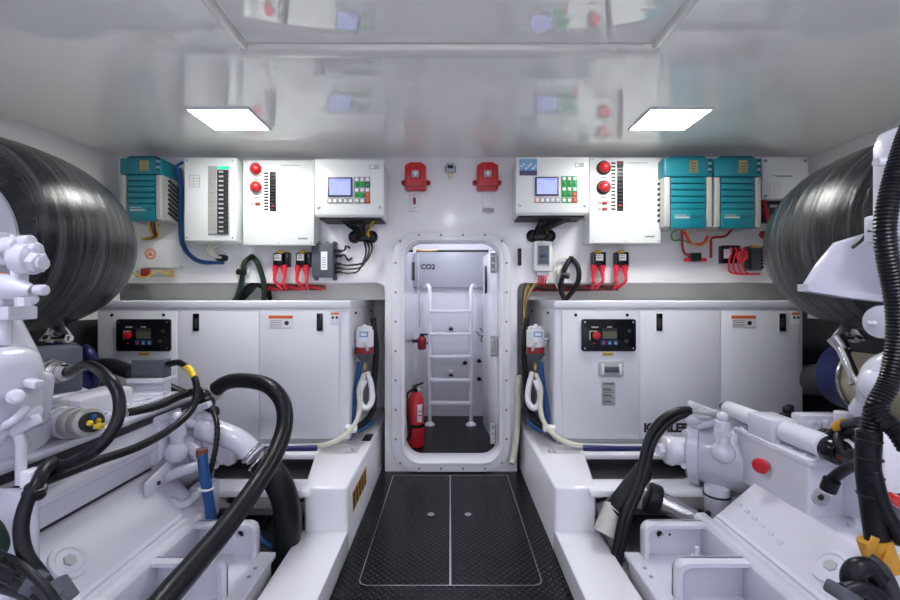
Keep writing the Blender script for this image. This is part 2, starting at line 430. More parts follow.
part('rim', B().lathe([(0,.065),(.008,.06),(.008,.045),(0,.045)], (0,.78,2.048), (0,0,-1)), 'steel', t)
part('lens', B().sph((0,.78,2.046), .048, (1,1,.8)), 'lampw', t)
t = thing('passage_lamp', 'small lit lamp on the ceiling of the passage behind the doorway', 'lamp', (0, 3.4, 1.95))
part('rim', B().lathe([(0,.085),(.01,.08),(.01,.07),(0,.07)], (0,3.4,1.95), (0,0,-1)), 'steel', t)
part('lens', B().sph((0,3.4,1.95), .09, (1,1,.5)), 'lampw', t)

for x, lb in ((-1.5, 'left'), (-.5, 'middle left'), (.5, 'middle right'), (1.5, 'right')):  # unseen fill lamps added to light the room from the front
    t = thing('added_fill_lamp', '%s upright added fill lamp on the rear wall, out of view' % lb, 'lamp', (x, -1.6, .7), 'upright added fill lamps on the rear wall')
    part('housing', B().box(x-.09, x+.09, -1.6, -1.56, .68, 1.82, bev=.006), 'lgrey', t)
    part('diffuser', B().box(x-.075, x+.075, -1.57, -1.52, .70, 1.80, bev=.02), 'fillglow', t)

# ================================================================ GENERATORS
GY = 2.5
def generator(s, label):
    x0, x1 = (-2.05, -.582) if s < 0 else (.605, 2.062)
    g = thing('generator', label, 'generator', ((x0+x1)/2, 2.9, .28), 'white generators under the back wall')
    part('housing', B().box(x0, x1, GY+.006, 3.30, .305, 1.10, bev=.014, seg=3), 'gen', g)
    part('lid', B().box(x0-.004, x1+.004, GY-.004, 3.305, 1.068, 1.118, bev=.010, seg=3), 'gen', g)
    part('base_tray', B().box(x0+.02, x1-.02, GY+.02, 3.3, .28, .308, bev=.004), 'lgrey', g)
    def panel(a, c):
        X0, X1, Z0, Z1 = pxr(a, c, 311, 438, GY)
        part('front_panel', B().box(X0, X1, GY-.003, GY+.012, Z0, Z1, bev=.003), 'gen', g)
    if s < 0: panel(98, 177); panel(179, 259); panel(260, 339)
    else: panel(562, 638); panel(640, 720); panel(721, 798)
    # control panel
    ox = 0 if s > 0 else -463
    X0, X1, Z0, Z1 = pxr(581+ox, 635+ox, 319, 351, GY)
    cp = part('control_panel', B().prism(rrect(X0, X1, Z0, Z1, .014), 'xz', GY-.016, GY, bev=.003), 'blackg', g)
    X0, X1, Z0, Z1 = pxr(601+ox, 616+ox, 328, 339, GY)
    b = B().box(X0, X1, GY-.019, GY-.015, Z0, Z1); b.box(X0+.004, X1-.004, GY-.0195, GY-.018, Z0+.004, Z1-.018, mi=1); b.box(X0+.03, X1-.03, GY-.0195, GY-.015, Z1+.004, Z1+.010, mi=2)
    part('display', b, ['dark', 'lcd', 'lgrey'], cp)
    c = P(594.5+ox, 335, GY)
    b = B(); b.box(c.x-.034, c.x-.030, GY-.018, GY-.015, c.z-.025, c.z+.025, mi=1); b.box(c.x-.034, c.x+.01, GY-.018, GY-.015, c.z+.022, c.z+.026, mi=1)
    b.lathe([(0,.012),(.012,.012),(.014,.022),(.026,.022),(.030,.015)], (c.x, GY-.014, c.z), (0,-1,0))
    part('stop_button', b, ['red', 'cream'], cp)
    b = B(); c = P(594+ox, 327, GY); b.box(c.x-.02, c.x+.02, GY-.018, GY-.015, c.z-.004, c.z+.004); part('print', b, 'lgrey', cp)
    c = P(593+ox, 343, GY); part('indicator', B().cyl((c.x,GY-.014,c.z), (c.x,GY-.019,c.z), .005), 'redb', cp)
    for k in range(3):
        c = P(602.5+6*k+ox, 342.5, GY)
        b = B(); b.box(c.x-.014, c.x+.014, GY-.019, GY-.015, c.z-.014, c.z+.014, bev=.002); b.cyl((c.x,GY-.018,c.z-.002), (c.x,GY-.021,c.z-.002), .007, mi=1); b.prism([(c.x-.004,c.z),(c.x+.004,c.z),(c.x,c.z+.011)], 'xz', GY-.021, GY-.018, mi=1)
        part('button', b, ['blue', 'lgrey' if k else 'redb'], cp)
    for (a, e) in ((625, 341), (628, 331)):
        c = P(a+ox, e, GY); part('knob', B().cyl((c.x,GY-.014,c.z), (c.x,GY-.021,c.z), .011, mi=0), 'dark', cp)
    for (a, e) in ((584, 322), (632, 322), (584, 348), (632, 348)):
        c = P(a+ox, e, GY); part('screw', B().cyl((c.x,GY-.015,c.z), (c.x,GY-.018,c.z), .006, n=8), 'steel', cp)
    X0, X1, Z0, Z1 = pxr(602+ox, 613+ox, 352.5, 355.5, GY)
    b = B().box(X0, X1, GY-.005, GY-.002, Z0, Z1); b.box(X0+.006, X1-.006, GY-.0055, GY-.002, Z0+.004, Z0+.007, mi=1); part('caution_label', b, ['yellow', 'ink'], g)
    for a in (575.5, 627):
        c = P(a+ox, 315, GY); part('bolt', B().cyl((c.x,GY,c.z), (c.x,GY-.008,c.z), .009, n=12, bev=.002), 'blackg', g)
    for a in ((659, 782) if s > 0 else (196.5, 320)):
        X0, X1, Z0, Z1 = pxr(a-3, a+3, 313.5, 331, GY)
        b = B().box(X0, X1, GY-.009, GY, Z0, Z1, bev=.003); b.box(X0+.006, X1-.006, GY-.013, GY-.008, Z0+.02, Z1-.03, bev=.003, mi=1); part('latch', b, ['blackg', 'dark'], g)
    a = 731 if s > 0 else 269
    X0, X1, Z0, Z1 = pxr(a, a+24, 315.5, 327.5, GY)
    b = B().box(X0, X1, GY-.005, GY-.002, Z0, Z1); b.box(X0, X1, GY-.006, GY-.002, Z1-.018, Z1, mi=1)
    for k in range(4): b.box(X0+.01, X0+.075, GY-.0057, GY-.002, Z0+.008+k*.010, Z0+.011+k*.010, mi=2)
    b.cyl((X1-.035,GY-.002,Z0+.026), (X1-.035,GY-.006,Z0+.026), .013, mi=3); part('warning_label', b, ['whitep', 'orange', 'gink', 'ink'], g)
    a = 791.5 if s > 0 else 331
    X0, X1, Z0, Z1 = pxr(a, a+8, 312.5, 324, GY)
    b = B().box(X0, X1, GY-.005, GY-.002, Z0, Z1); b.box(X0, X1, GY-.006, GY-.002, Z1-.012, Z1, mi=1); b.box(X0+.006, X0+.018, GY-.006, GY-.002, Z0+.03, Z0+.045, mi=2); b.box(X1-.018, X1-.006, GY-.006, GY-.002, Z0+.03, Z0+.045, mi=2)
    part('warning_label', b, ['whitep', 'orange', 'ink'], g)
    for yy in (2.64, 3.15):
        xx = x0 if s > 0 else x1
        part('bolt', B().cyl((xx,yy,1.04), (xx-s*.008,yy,1.04), .008, n=10), 'blackg', g)
    if s > 0:
        X0, X1, Z0, Z1 = pxr(598, 623, 361, 377, GY)
        b = B().prism(rrect(X0, X1, Z0, Z1, .015), 'xz', GY-.012, GY, bev=.003); b.box(X0+.03, X1-.03, GY-.028, GY-.01, Z0+.03, Z1-.03, bev=.006, mi=1); b.box(X0+.012, X0+.03, GY-.022, GY-.01, Z0+.015, Z1-.015, bev=.004, mi=2); b.box(X1-.03, X1-.012, GY-.022, GY-.01, Z0+.015, Z1-.015, bev=.004, mi=2)
        part('door_latch', b, ['lgrey', 'grey', 'whitep'], g)
        X0, X1, Z0, Z1 = pxr(601.5, 615, 382, 405.5, GY)
        b = B().box(X0, X1, GY-.005, GY-.002, Z0, Z1); b.text('KOHLER', ((X0+X1)/2, GY-.005, Z1-.010), .011, mi=1, depth=.0008, bold=.0006)
        for k in range(9): b.box(X0+.006, X1-.006-.012*(k % 3), GY-.0057, GY-.002, Z0+.008+k*.0115, Z0+.0115+k*.0115+(.003 if k % 3 == 1 else 0), mi=1)
        part('data_plate', b, ['lgrey', 'ink'], g)
        c = P(666, 428, GY)
        part('lettering', B().text('KOHLER', (c.x, GY-.004, c.z), .050, depth=.0015, bold=.0035, sx=1.0), 'ink', g)
    return g
generator(-1, 'left white generator enclosure below the teal charger and breaker box')
generator(1, 'right white generator enclosure with KOHLER lettering and a square grey latch')

# ================================================================ TEAL CHARGERS
def charger(x0, x1, z0, z1, y0, label, sideface, nm='battery_charger'):
    t = thing(nm, label, 'charger', ((x0+x1)/2, YW, z0), 'teal chargers on the back wall')
    zt = z0+(z1-z0)*.70
    part('body', B().box(x0+.006, x1-.006, y0+.02, YW, z0+.012, z1-.02, bev=.004), 'fin', t)
    b = B(); b.box(x0, x1, y0, YW-.01, zt, z1-.02, bev=.010); b.prism([(x0+.02,z1-.022),(x0+.05,z1-.002),(x1-.05,z1-.002),(x1-.02,z1-.022)], 'xz', y0+.02, YW-.02, mi=1)
    part('top_cover', b, ['teal', 'teald'], t)
    b = B(); xa, xb = x0+.042, x1-.042; n = 6; h = (zt-z0)/(n+2)
    b.box(xa, xb, y0+.004, y0+.03, z0, z0+3*h-.003, bev=.003)
    for k in range(n-1): b.box(xa, xb, y0+.004, y0+.03, z0+(3+k)*h+.0, z0+(4+k)*h-.005, bev=.003)
    b.box(xa, xb, y0+.016, y0+.03, z0, zt, mi=1)
    part('front_cover', b, ['teal', 'teald'], t)
    for xs in ((x0+.004, x0+.036), (x1-.036, x1-.004)):
        b = B(); b.box(*xs, y0+.002, y0+.04, z0+.008, zt-.002, bev=.004)
        part('edge_strip', b, 'fin', t)
    for sd in (x0, x1):
        sg = -1 if sd == x0 else 1
        b = B()
        for k in range(8): 
            z = z0+.04+k*(zt-z0-.05)/8; b.obox((sd-sg*.001, (y0+YW)/2+.02, z), (.012, YW-y0-.09, .012), rot=(-.35,0,0), mi=0)
        part('cooling_slots', b, 'dark', t)
    xc = x0+(x1-x0)*.60
    b = B(); b.box(xc-.028, xc+.025, y0-.001, y0+.01, zt+.022, z1-.035); 
    for k in range(4): b.box(xc-.02, xc+.015, y0-.0018, y0+.01, zt+.028+k*.016, zt+.032+k*.016, mi=1)
    part('caution_label', b, ['brass', 'teald'], t)
    b = B(); 
    for k in range(5): b.box(x1-.030, x1-.012, y0-.002, y0+.01, zt+.02+k*.018, zt+.030+k*.018, mi=k % 2)
    part('indicator_strip', b, ['ink', 'lgrey'], t)
    b = B(); b.box(xa+.02, xa+.09, y0+.002, y0+.01, z0+.078, z0+.082); b.box(xa+.02, xa+.11, y0+.002, y0+.01, z0+.060, z0+.070)
    b.box(xa+.125, xb-.02, y0+.002, y0+.01, z0+.060, z0+.078, mi=1)
    part('print', b, ['lgrey', 'teald'], t)
    return t
charger(-2.0, -1.745, 1.60, 2.0, 2.60, 'teal charger with grey finned side, alone at the left end of the wall', 1)
charger(1.297, 1.592, 1.555, 2.0, 2.60, 'teal charger touching the right alarm panel, left of the teal pair', -1)
charger(1.600, 1.888, 1.555, 2.0, 2.60, 'teal charger beside the square white box, right of the teal pair', 1)

# ================================================================ WHITE WALL BOXES
# breaker box
X0, X1, Z0, Z1 = pxr(184, 236, 157.5, 241, 2.64)
t = thing('breaker_box', 'tall white breaker box with a slot of switches beside the left teal charger', 'electrical box', ((X0+X1)/2, YW, Z0))
part('enclosure', B().box(X0, X1, 2.645, YW, Z0, Z1, bev=.006), 'boxside', t)
cov = part('front_cover', B().box(X0+.003, X1-.003, 2.64, 2.65, Z0+.003, Z1-.045, bev=.003), 'box', t)
a = pxr(208, 230, 166, 235, 2.638)
part('window_frame', B().box(a[0], a[1], 2.636, 2.642, a[2], a[3], bev=.001), 'lgrey', t)
zt = a[3]-.022
part('status_lamp', B().box(a[0]+.06, a[1]-.004, 2.632, 2.637, a[3]-.020, a[3]-.004), 'lampg', t)
n = 14; hh = (zt-a[2]-.01)/n
for k in range(n):
    z = a[2]+.006+k*hh
    b = B(); b.box(a[0]+.008, a[0]+.055, 2.630, 2.637, z+.002, z+hh-.002, mi=0); b.box(a[0]+.062, a[1]-.008, 2.628, 2.637, z+.001, z+hh-.001, mi=1); b.box(a[0]+.075, a[0]+.10, 2.620, 2.63, z+.009, z+hh-.009, mi=2)
    part('breaker', b, ['fin', 'dark', 'lgrey'], t)
b = B()
for k in range(5): b.box(X0+.03, X0+.095, 2.6385, 2.641, Z1-.11-k*.018, Z1-.108-k*.018)
for xx in (X0+.03, X0+.06, X0+.095): b.box(xx, xx+.0015, 2.6385, 2.641, Z1-.182, Z1-.108)
part('print', b, 'gink', t)
b = B()
for c in ((X0+.02, Z1-.02), (X1-.02, Z1-.02), (X0+.02, Z0+.02), (X1-.02, Z0+.02)): b.cyl((c[0],2.641,c[1]), (c[0],2.636,c[1]), .004, n=8)
part('screw', b, 'steel', t)

def alarm_panel(s, label):
    X0, X1, Z0, Z1 = pxr(243, 314, 160, 245, 2.68) if s < 0 else pxr(589.5, 661, 157.5, 243, 2.68)
    t = thing('alarm_panel', label, 'electrical panel', ((X0+X1)/2, YW, Z0), 'white alarm panels with two red lamps')
    part('enclosure', B().box(X0, X1, 2.68, YW, Z0, Z1, bev=.004), 'box', t)
    bx = 257 if s < 0 else 603.5
    for by in ((169.5, 187.5) if s < 0 else (168, 187.5)):
        c = P(bx, by, 2.68)
        b = B(); b.lathe([(0,.044),(.008,.044),(.010,.036)], (c.x,2.68,c.z), (0,-1,0), mi=1); b.lathe([(0,.034),(.018,.033),(.030,.024),(.036,.010)], (c.x,2.672,c.z), (0,-1,0)); b.box(c.x-.018, c.x+.018, 2.678, 2.681, c.z-.064, c.z-.057, mi=2)
        part('red_lamp', b, ['red', 'dgreen' if s > 0 else 'fin', 'gink'], t)
    sx, n, ya, yb = (273, 13, 172, 211) if s < 0 else (620, 14, 161.5, 211)
    a = pxr(sx-3, sx+3, ya, yb, 2.68); hh = (a[3]-a[2])/n
    part('switch_strip', B().box(a[0], a[1], 2.674, 2.68, a[2], a[3]), 'blackg', t)
    for k in range(n):
        z = a[2]+k*hh
        part('switch', B().box(a[0]+.006, a[1]-.006, 2.668, 2.675, z+.005, z+hh-.005, bev=.001), 'dred' if (k == 1 or (s > 0 and k == n-1)) else 'dark', t)
    b = B()
    for k in range(n):
        z = a[2]+(k+.5)*hh; part('switch_label', B().box(a[0]-.036, a[0]-.010, 2.6785, 2.681, z-.005, z+.006), 'ink', t)
        if 3 < k < 9: b.box(a[1]+.008, a[1]+.022, 2.6785, 2.681, z-.001, z+.002)
    b.box(X0+.24, X0+.36, 2.6785, 2.681, Z1-.035, Z1-.032); b.box(X1-.10, X1-.04, 2.6785, 2.681, Z0+.035, Z0+.045)
    part('print', b, 'gink', t)
    for sy in ((204,) if s < 0 else (203, 209)):
        c = P(bx-1, sy, 2.68); b = B(); b.box(c.x-.002, c.x+.028, 2.672, 2.681, c.z-.009, c.z+.009, bev=.002); b.box(c.x-.03, c.x-.008, 2.6785, 2.681, c.z-.003, c.z+.003, mi=1); part('rocker_switch', b, ['dred', 'ink'], t)
    for xx in (X0+.02, (X0+X1)/2, X1-.02):
        for zz in (Z0+.012, Z1-.012):
            part('screw', B().cyl((xx,2.681,zz), (xx,2.676,zz), .003, n=8), 'steel', t)
alarm_panel(-1, 'left white alarm panel with two red lamps and thirteen switches')
alarm_panel(1, 'right white alarm panel with two red lamps, beside the teal charger pair')

def control_box(s, label):
    Y = 2.6
    X0, X1, Z0, Z1 = pxr(314.5, 384, 159, 215, Y) if s < 0 else pxr(516, 589, 157, 213, Y)
    t = thing('monitoring_box', label, 'control panel', ((X0+X1)/2, YW, Z0), 'white monitoring boxes with lit screens')
    part('enclosure', B().box(X0+.006, X1-.006, Y+.006, YW, Z0-.01, Z1-.004, bev=.008), 'box', t)
    part('door', B().box(X0, X1, Y, Y+.02, Z0, Z1, bev=.005), 'box', t)
    part('gland_plate', B().box(X0+.02, X1-.02, Y+.03, YW-.01, Z0-.020, Z0-.008), 'dark', t)
    a = pxr(328, 352.5, 177.5, 197, Y) if s < 0 else pxr(535, 558.5, 177, 196, Y)
    b = B(); b.box(a[0], a[1], Y-.008, Y+.002, a[2], a[3], bev=.002)
    sc = part('screen', b, 'purple', t)
    b = B(); b.box(a[0]+.010, a[1]-.010, Y-.0095, Y-.006, a[2]+.010, a[3]-.010); b.box(a[0]+.06, a[1]-.02, Y-.0102, Y-.006, a[3]-.02, a[3]-.015, mi=1); b.box(a[0]+.02, a[0]+.035, Y-.0102, Y-.006, a[3]-.045, a[3]-.040, mi=1); b.box(a[0]+.05, a[0]+.052, Y-.0102, Y-.006, a[2]+.02, a[3]-.04, mi=1)
    part('display', b, ['screen', 'sky'], sc)
    kx = 357 if s < 0 else 564; off = 0 if s < 0 else 0
    cols = [['w','w','w'], ['g','g','G'], ['w','w','w'], ['g','g','r'], ['w','w','r']] if s < 0 else [['wg','wg','wg'], ['g','g','g'], ['wg','wg','wg'], ['g','g','r'], ['wg','wg','r']]
    mm = {'w': ('gink','whitep'), 'g': ('green','green'), 'G': ('dgreen','green'), 'r': ('dred','orange'), 'wg': ('green','whitep')}
    ys = [179.5, 184.7, 190, 195.2, 201]
    for j, row in enumerate(cols):
        for i, k in enumerate(row):
            c = P(kx+i*5.3-.0, ys[j]-(0 if s < 0 else .7), Y)
            b = B(); b.box(c.x-.0155, c.x+.0155, Y-.003, Y+.001, c.z-.0155, c.z+.0155); b.box(c.x-.010, c.x+.010, Y-.006, Y-.002, c.z-.010, c.z+.010, bev=.002, mi=1)
            part('key', b, list(mm[k]), t)
    for i in range(5):
        c = P(kx-27+i*5.2, 201-(0 if s < 0 else .7), Y)
        b = B(); b.box(c.x-.0145, c.x+.0145, Y-.003, Y+.001, c.z-.0155, c.z+.0155); b.box(c.x-.010, c.x+.010, Y-.006, Y-.002, c.z-.010, c.z+.010, bev=.002, mi=1)
        part('key', b, ['orange' if (s > 0 and i == 0) else 'gink', 'whitep'], t)
    b = B(); b.box(X1-.085, X1-.03, Y-.0015, Y+.001, Z1-.062, Z1-.035); b.box(X1-.080, X1-.060, Y-.002, Y+.001, Z1-.057, Z1-.040, mi=1)
    part('emblem', b, ['lgrey', 'whitep'], t)
    for xx in (X0+.024, X1-.024):
        part('lock', B().cyl((xx,Y,Z0+.045), (xx,Y-.006,Z0+.045), .010, n=16, bev=.002), 'steel', t)
    if s > 0:
        a = pxr(519.5, 537, 159, 175.5, Y)
        b = B(); b.box(a[0], a[1], Y-.001, Y+.001, a[2], a[3]); b.box(a[0], a[1], Y-.0016, Y+.001, a[2], a[2]+.030, mi=1)
        for k in range(7): b.obox((a[0]+.012+.014*k, Y-.0012, a[2]+.055+.014*math.sin(k*2.1)), (.013,.0012,.010), rot=(0,.5*k,0), mi=2)
        part('sticker', b, ['sky', 'purple', 'whitep'], t)
    # glands and cables below, down to the dark grommet in the wall
    gx = 363 if s < 0 else 541; gy = 237 if s < 0 else 235
    xs = [(339, 'black'), (346, 'black'), (352, 'black'), (358, 'dark'), (364, 'black'), (379, 'brown'), (376, 'yellow')] if s < 0 else [(541, 'black'), (547, 'dark'), (553, 'black'), (560, 'black'), (567, 'dgreen'), (573, 'black'), (570, 'brown')]
    for i, (xx, m) in enumerate(xs):
        p0 = P(xx, 217, 2.68); e = P(gx+(i-3)*2, gy, 2.80)
        b = B(); b.cyl(p0+Vector((0,0,.012)), p0-Vector((0,0,.014)), .010, n=10, mi=1)
        b.tube([p0, p0+(e-p0)*.45+Vector((0,-.02,.01)), e+Vector((0,-.03,.03)), e], .0085, n=8)
        part('cable', b, [m, 'blackg'], t)
control_box(-1, 'left white monitoring box with lit screen and keypad, left of the door')
control_box(1, 'right white monitoring box with lit screen and blue map sticker, right of the door')
for gx, gy, lb in ((363, 237, 'black cable grommet in the wall under the left monitoring box'), (541, 236, 'black cable grommet in the wall under the right monitoring box')):
    c = P(gx, gy, 2.80)
    b = B()
    for k in (-1, 1):
        b.torus((c.x+k*.055, 2.80, c.z), .032, .010, (0,1,0)); b.cyl((c.x+k*.055, 2.803, c.z), (c.x+k*.055, 2.81, c.z), .03, mi=1)
    b.box(c.x-.05, c.x+.05, 2.79, 2.81, c.z-.03, c.z+.03, bev=.01)
    solo('cable_grommet', b, ['blackg', 'ink'], lb, 'cable grommet', 'black cable grommets in the wall')

# right square box
X0, X1, Z0, Z1 = pxr(762.5, 808, 158, 199, 2.70); X1 = min(X1, 2.32)
t = thing('junction_box', 'square white box with small printed logo beside the teal chargers, behind the right tank', 'electrical box', ((X0+X1)/2, YW, Z0))
part('enclosure', B().box(X0, X1, 2.70, YW, Z0, Z1, bev=.005), 'box', t)
b = B(); c = P(784, 176, 2.70); b.box(c.x-.05, c.x+.05, 2.698, 2.701, c.z-.005, c.z+.003); b.box(c.x-.075, c.x-.055, 2.698, 2.701, c.z+.002, c.z+.006); part('print', b, 'gink', t)
a = pxr(767.5, 783, 181.5, 196, 2.7); b = B(); b.box(a[0], a[1], 2.698, 2.701, a[2], a[3]); 
for k in range(3): b.box(a[0]+.01+k*.03, a[0]+.012+k*.03, 2.6975, 2.701, a[2], a[3], mi=1)
part('label', b, ['creamtrim', 'fin'], t)
for c in ((X0+.018, Z1-.018), (X1-.018, Z1-.018), (X0+.018, Z0+.018)): part('screw', B().cyl((c[0],2.70,c[1]), (c[0],2.694,c[1]), .009, n=10), 'gink', t)
# terminal cover below
a = pxr(760, 800, 199.5, 222, 2.75)
b = B(); b.box(a[0], min(a[1], 2.32), 2.75, YW, a[2], a[3], bev=.004); b.box(a[0]+.06, a[0]+.13, 2.745, 2.752, a[3]-.05, a[3]-.035, mi=1); b.box(a[0]+.07, a[0]+.14, 2.74, 2.752, a[2]+.03, a[2]+.055, mi=2)
solo('terminal_block', b, ['dark', 'lgrey', 'green'], 'black terminal block under the square white box beside the right tank', 'terminal block')

# ================================================================ small wall fittings
def siren(px, label):
    c = P(px, 176.5, 2.76)
    t = thing('fire_alarm', label, 'fire alarm', (c.x, YW, c.z-.09), 'red fire alarm sirens above the door')
    w, h = .068, .088
    part('housing', B().prism([(c.x-w,c.z-h+.01),(c.x-w*.9,c.z-h),(c.x+w*.9,c.z-h),(c.x+w,c.z-h+.01),(c.x+w,c.z+h-.02),(c.x+w*.5,c.z+h),(c.x-w*.5,c.z+h),(c.x-w,c.z+h-.02)], 'xz', 2.74, YW, bev=.008), 'red', t)
    for k in (-1, 1):
        b = B(); b.cyl((c.x+k*.079,2.79,c.z-.030), (c.x+k*.079,YW,c.z-.030), .017, bev=.003); b.cyl((c.x+k*.079,2.789,c.z-.030), (c.x+k*.079,2.787,c.z-.030), .007, mi=1); part('mounting_ear', b, ['red', 'ink'], t)
    b = B(); b.box(c.x-.024, c.x+.024, 2.728, 2.742, c.z-.012, c.z+.035, bev=.010); b.sph((c.x,2.728,c.z+.012), .016, (1,.5,1), mi=1)
    for k in range(4): b.cyl((c.x+.014*math.cos(k*PI/2+.8),2.728,c.z+.012+.014*math.sin(k*PI/2+.8)), (c.x+.014*math.cos(k*PI/2+.8),2.724,c.z+.012+.014*math.sin(k*PI/2+.8)), .004, n=8, mi=2)
    part('strobe', b, ['lgrey', 'whitep', 'ink'], t)
    b = B()
    for k in range(4):
        for q in (-1, 1): b.box(c.x+q*.045-.004, c.x+q*.045+.004, 2.7385, 2.742, c.z-.03+k*.017, c.z-.024+k*.017)
    part('grille', b, 'orange', t)
    part('lower_band', B().box(c.x-w+.002, c.x+w-.002, 2.735, 2.76, c.z-.072, c.z-.064, bev=.003), 'dred', t)
siren(415.5, 'left red fire alarm siren above the doorway')
siren(487.5, 'right red fire alarm siren above the doorway')
a = pxr(409.5, 419.5, 191, 211, 2.79)
t = thing('switch_plate', 'white wall switch plate with dark rocker under the left fire alarm', 'switch', ((a[0]+a[1])/2, YW, a[2]))
part('plate', B().box(a[0], a[1], 2.795, YW, a[2], a[3], bev=.003), 'whitep', t)
b = B(); xc = (a[0]+a[1])/2; zc = (a[2]+a[3])/2; b.box(xc-.009, xc+.009, 2.785, 2.797, zc-.022, zc+.022, bev=.003); part('rocker', b, 'dred', t)
for k in (-1, 1): part('screw', B().cyl((xc,2.796,zc+k*.042), (xc,2.791,zc+k*.042), .004, n=8), 'gink', t)
a = pxr(482.5, 494, 191, 208, 2.79)
t = thing('blank_switch_plate', 'blank ribbed white cover plate under the right fire alarm', 'wall plate', ((a[0]+a[1])/2, YW, a[2]))
part('plate', B().box(a[0], a[1], 2.79, YW, a[2], a[3], bev=.004), 'whitep', t)
b = B()
for k in range(2): b.box(a[0], a[1], 2.789, 2.80, a[2]-.012-k*.010, a[2]-.007-k*.010)
part('slots', b, 'lgrey', t)
c = P(450.5, 168, 2.77)
t = thing('heat_detector', 'small grey green detector hung at the ceiling line above the door centre', 'detector', (c.x, YW, c.z))
part('housing', B().box(c.x-.028, c.x+.028, 2.765, YW, c.z-.026, c.z+.030, bev=.006), 'lgrey', t)
b = B(); b.box(c.x-.018, c.x+.018, 2.76, 2.768, c.z-.004, c.z+.016, bev=.002)
part('window', b, 'dgreen', t)
for k in (-1, 1): part('side_clip', B().box(c.x+k*.032-.004, c.x+k*.032+.004, 2.77, YW, c.z-.02, c.z+.015, bev=.002), 'gink', t)
part('wire', B().tube([(c.x-.010,2.785,c.z-.026),(c.x-.014,2.78,c.z-.045),(c.x,2.78,c.z-.068),(c.x+.012,2.78,c.z-.045),(c.x+.010,2.785,c.z-.026)], .003, n=8), 'brass', t)

def contactor(px, label):
    c = P(px, 258, 2.74)
    t = thing('battery_isolator', label, 'battery switch', (c.x, YW, c.z-.04), 'black battery isolators with red terminal boots')
    part('body', B().box(c.x-.040, c.x+.045, 2.755, YW, c.z-.055, c.z+.040, bev=.004), 'blackg', t)
    b = B(); b.box(c.x-.040, c.x+.020, 2.72, 2.76, c.z-.045, c.z+.030, bev=.004); b.box(c.x-.032, c.x+.012, 2.718, 2.722, c.z-.018, c.z+.022, mi=1); b.box(c.x-.028, c.x+.004, 2.7165, 2.722, c.z-.004, c.z+.001, mi=2); b.box(c.x-.028, c.x+.000, 2.7165, 2.722, c.z+.010, c.z+.014, mi=2)
    part('front', b, ['blackg', 'lgrey', 'ink'], t)
    part('top_terminal', B().lathe([(0,.022),(.018,.020),(.024,.010)], (c.x-.008,2.76,c.z+.030), (0,0,1)), 'yellow', t)
    for k in (-1, 1):
        x = c.x-.010+k*.024
        part('terminal_boot', B().lathe([(0,.020),(.03,.019),(.045,.013),(.075,.011)], (x,2.75,c.z-.045), (k*.10,0,-1), n=14), 'redb', t)
        part('cable', B().tube([(x+k*.006,2.75,c.z-.115),(x+k*.006,2.745,c.z-.145),(x-k*.005,2.78,c.z-.17),(x-k*.010,2.83,c.z-.19)], .010), 'redb', t)
contactor(280.5, 'battery isolator with red boots right of the green sleeved cables')
contactor(303, 'battery isolator with red boots touching the grey junction box')
contactor(600, 'battery isolator with red boots right of the black cable loop')
contactor(623, 'battery isolator with red boots, furthest right under the right alarm panel')

# slate junction box with cables
a = pxr(311, 334, 243, 277, 2.73)
t = thing('cable_junction_box', 'slate grey cable junction box with white label left of the door', 'junction box', ((a[0]+a[1])/2, YW, a[2]))
part('body', B().box(a[0], a[1], 2.735, YW, a[2], a[3], bev=.006), 'grey', t)
part('lid', B().box(a[0]+.004, a[1]-.004, 2.725, 2.74, a[2]+.004, a[3]-.004, bev=.005), 'grey', t)
b = B(); b.box(a[0]+.065, a[0]+.105, 2.723, 2.727, a[2]+.045, a[3]-.055)
for k in range(5): b.box(a[0]+.072, a[0]+.098, 2.7225, 2.727, a[2]+.06+k*.015, a[2]+.064+k*.015, mi=1)
part('label', b, ['whitep', 'gink'], t)
for k in range(2): part('top_knob', B().cyl((a[0]+.04+k*.05,2.77,a[3]-.002), (a[0]+.04+k*.05,2.77,a[3]+.018), .010, bev=.002), 'lgrey', t)
for xx in (a[0]+.012, a[1]-.012):
    for zz in (a[2]-.006, a[3]+.006): part('lug', B().cyl((xx,2.79,zz), (xx,YW,zz), .014, n=12), 'grey', t)
for i, (yy, ex, ey) in enumerate(((251, 350, 248), (256, 352, 258), (264, 372, 240), (268, 369, 240), (272, 366, 240))):
    p = P(334, yy, 2.76)
    b = B(); b.cyl(p, p+Vector((.05,0,0)), .011, r2=.009, n=10, mi=1)
    if i < 2: pp = [p+Vector((.03,0,0)), p+Vector((.07,-.01,.005)), P(ex-4, ey-(2 if i == 0 else -2), 2.78), P(ex, ey, 2.81)]
    else: pp = [p+Vector((.03,0,0)), P(350, yy+1, 2.74), P(ex-7, yy-2, 2.74), P(ex, (yy+ey)/2-3, 2.75), P(ex-2, ey, 2.79)]
    b.tube(pp, .006, n=8); part('cable', b, ['black', 'blackg'], t)

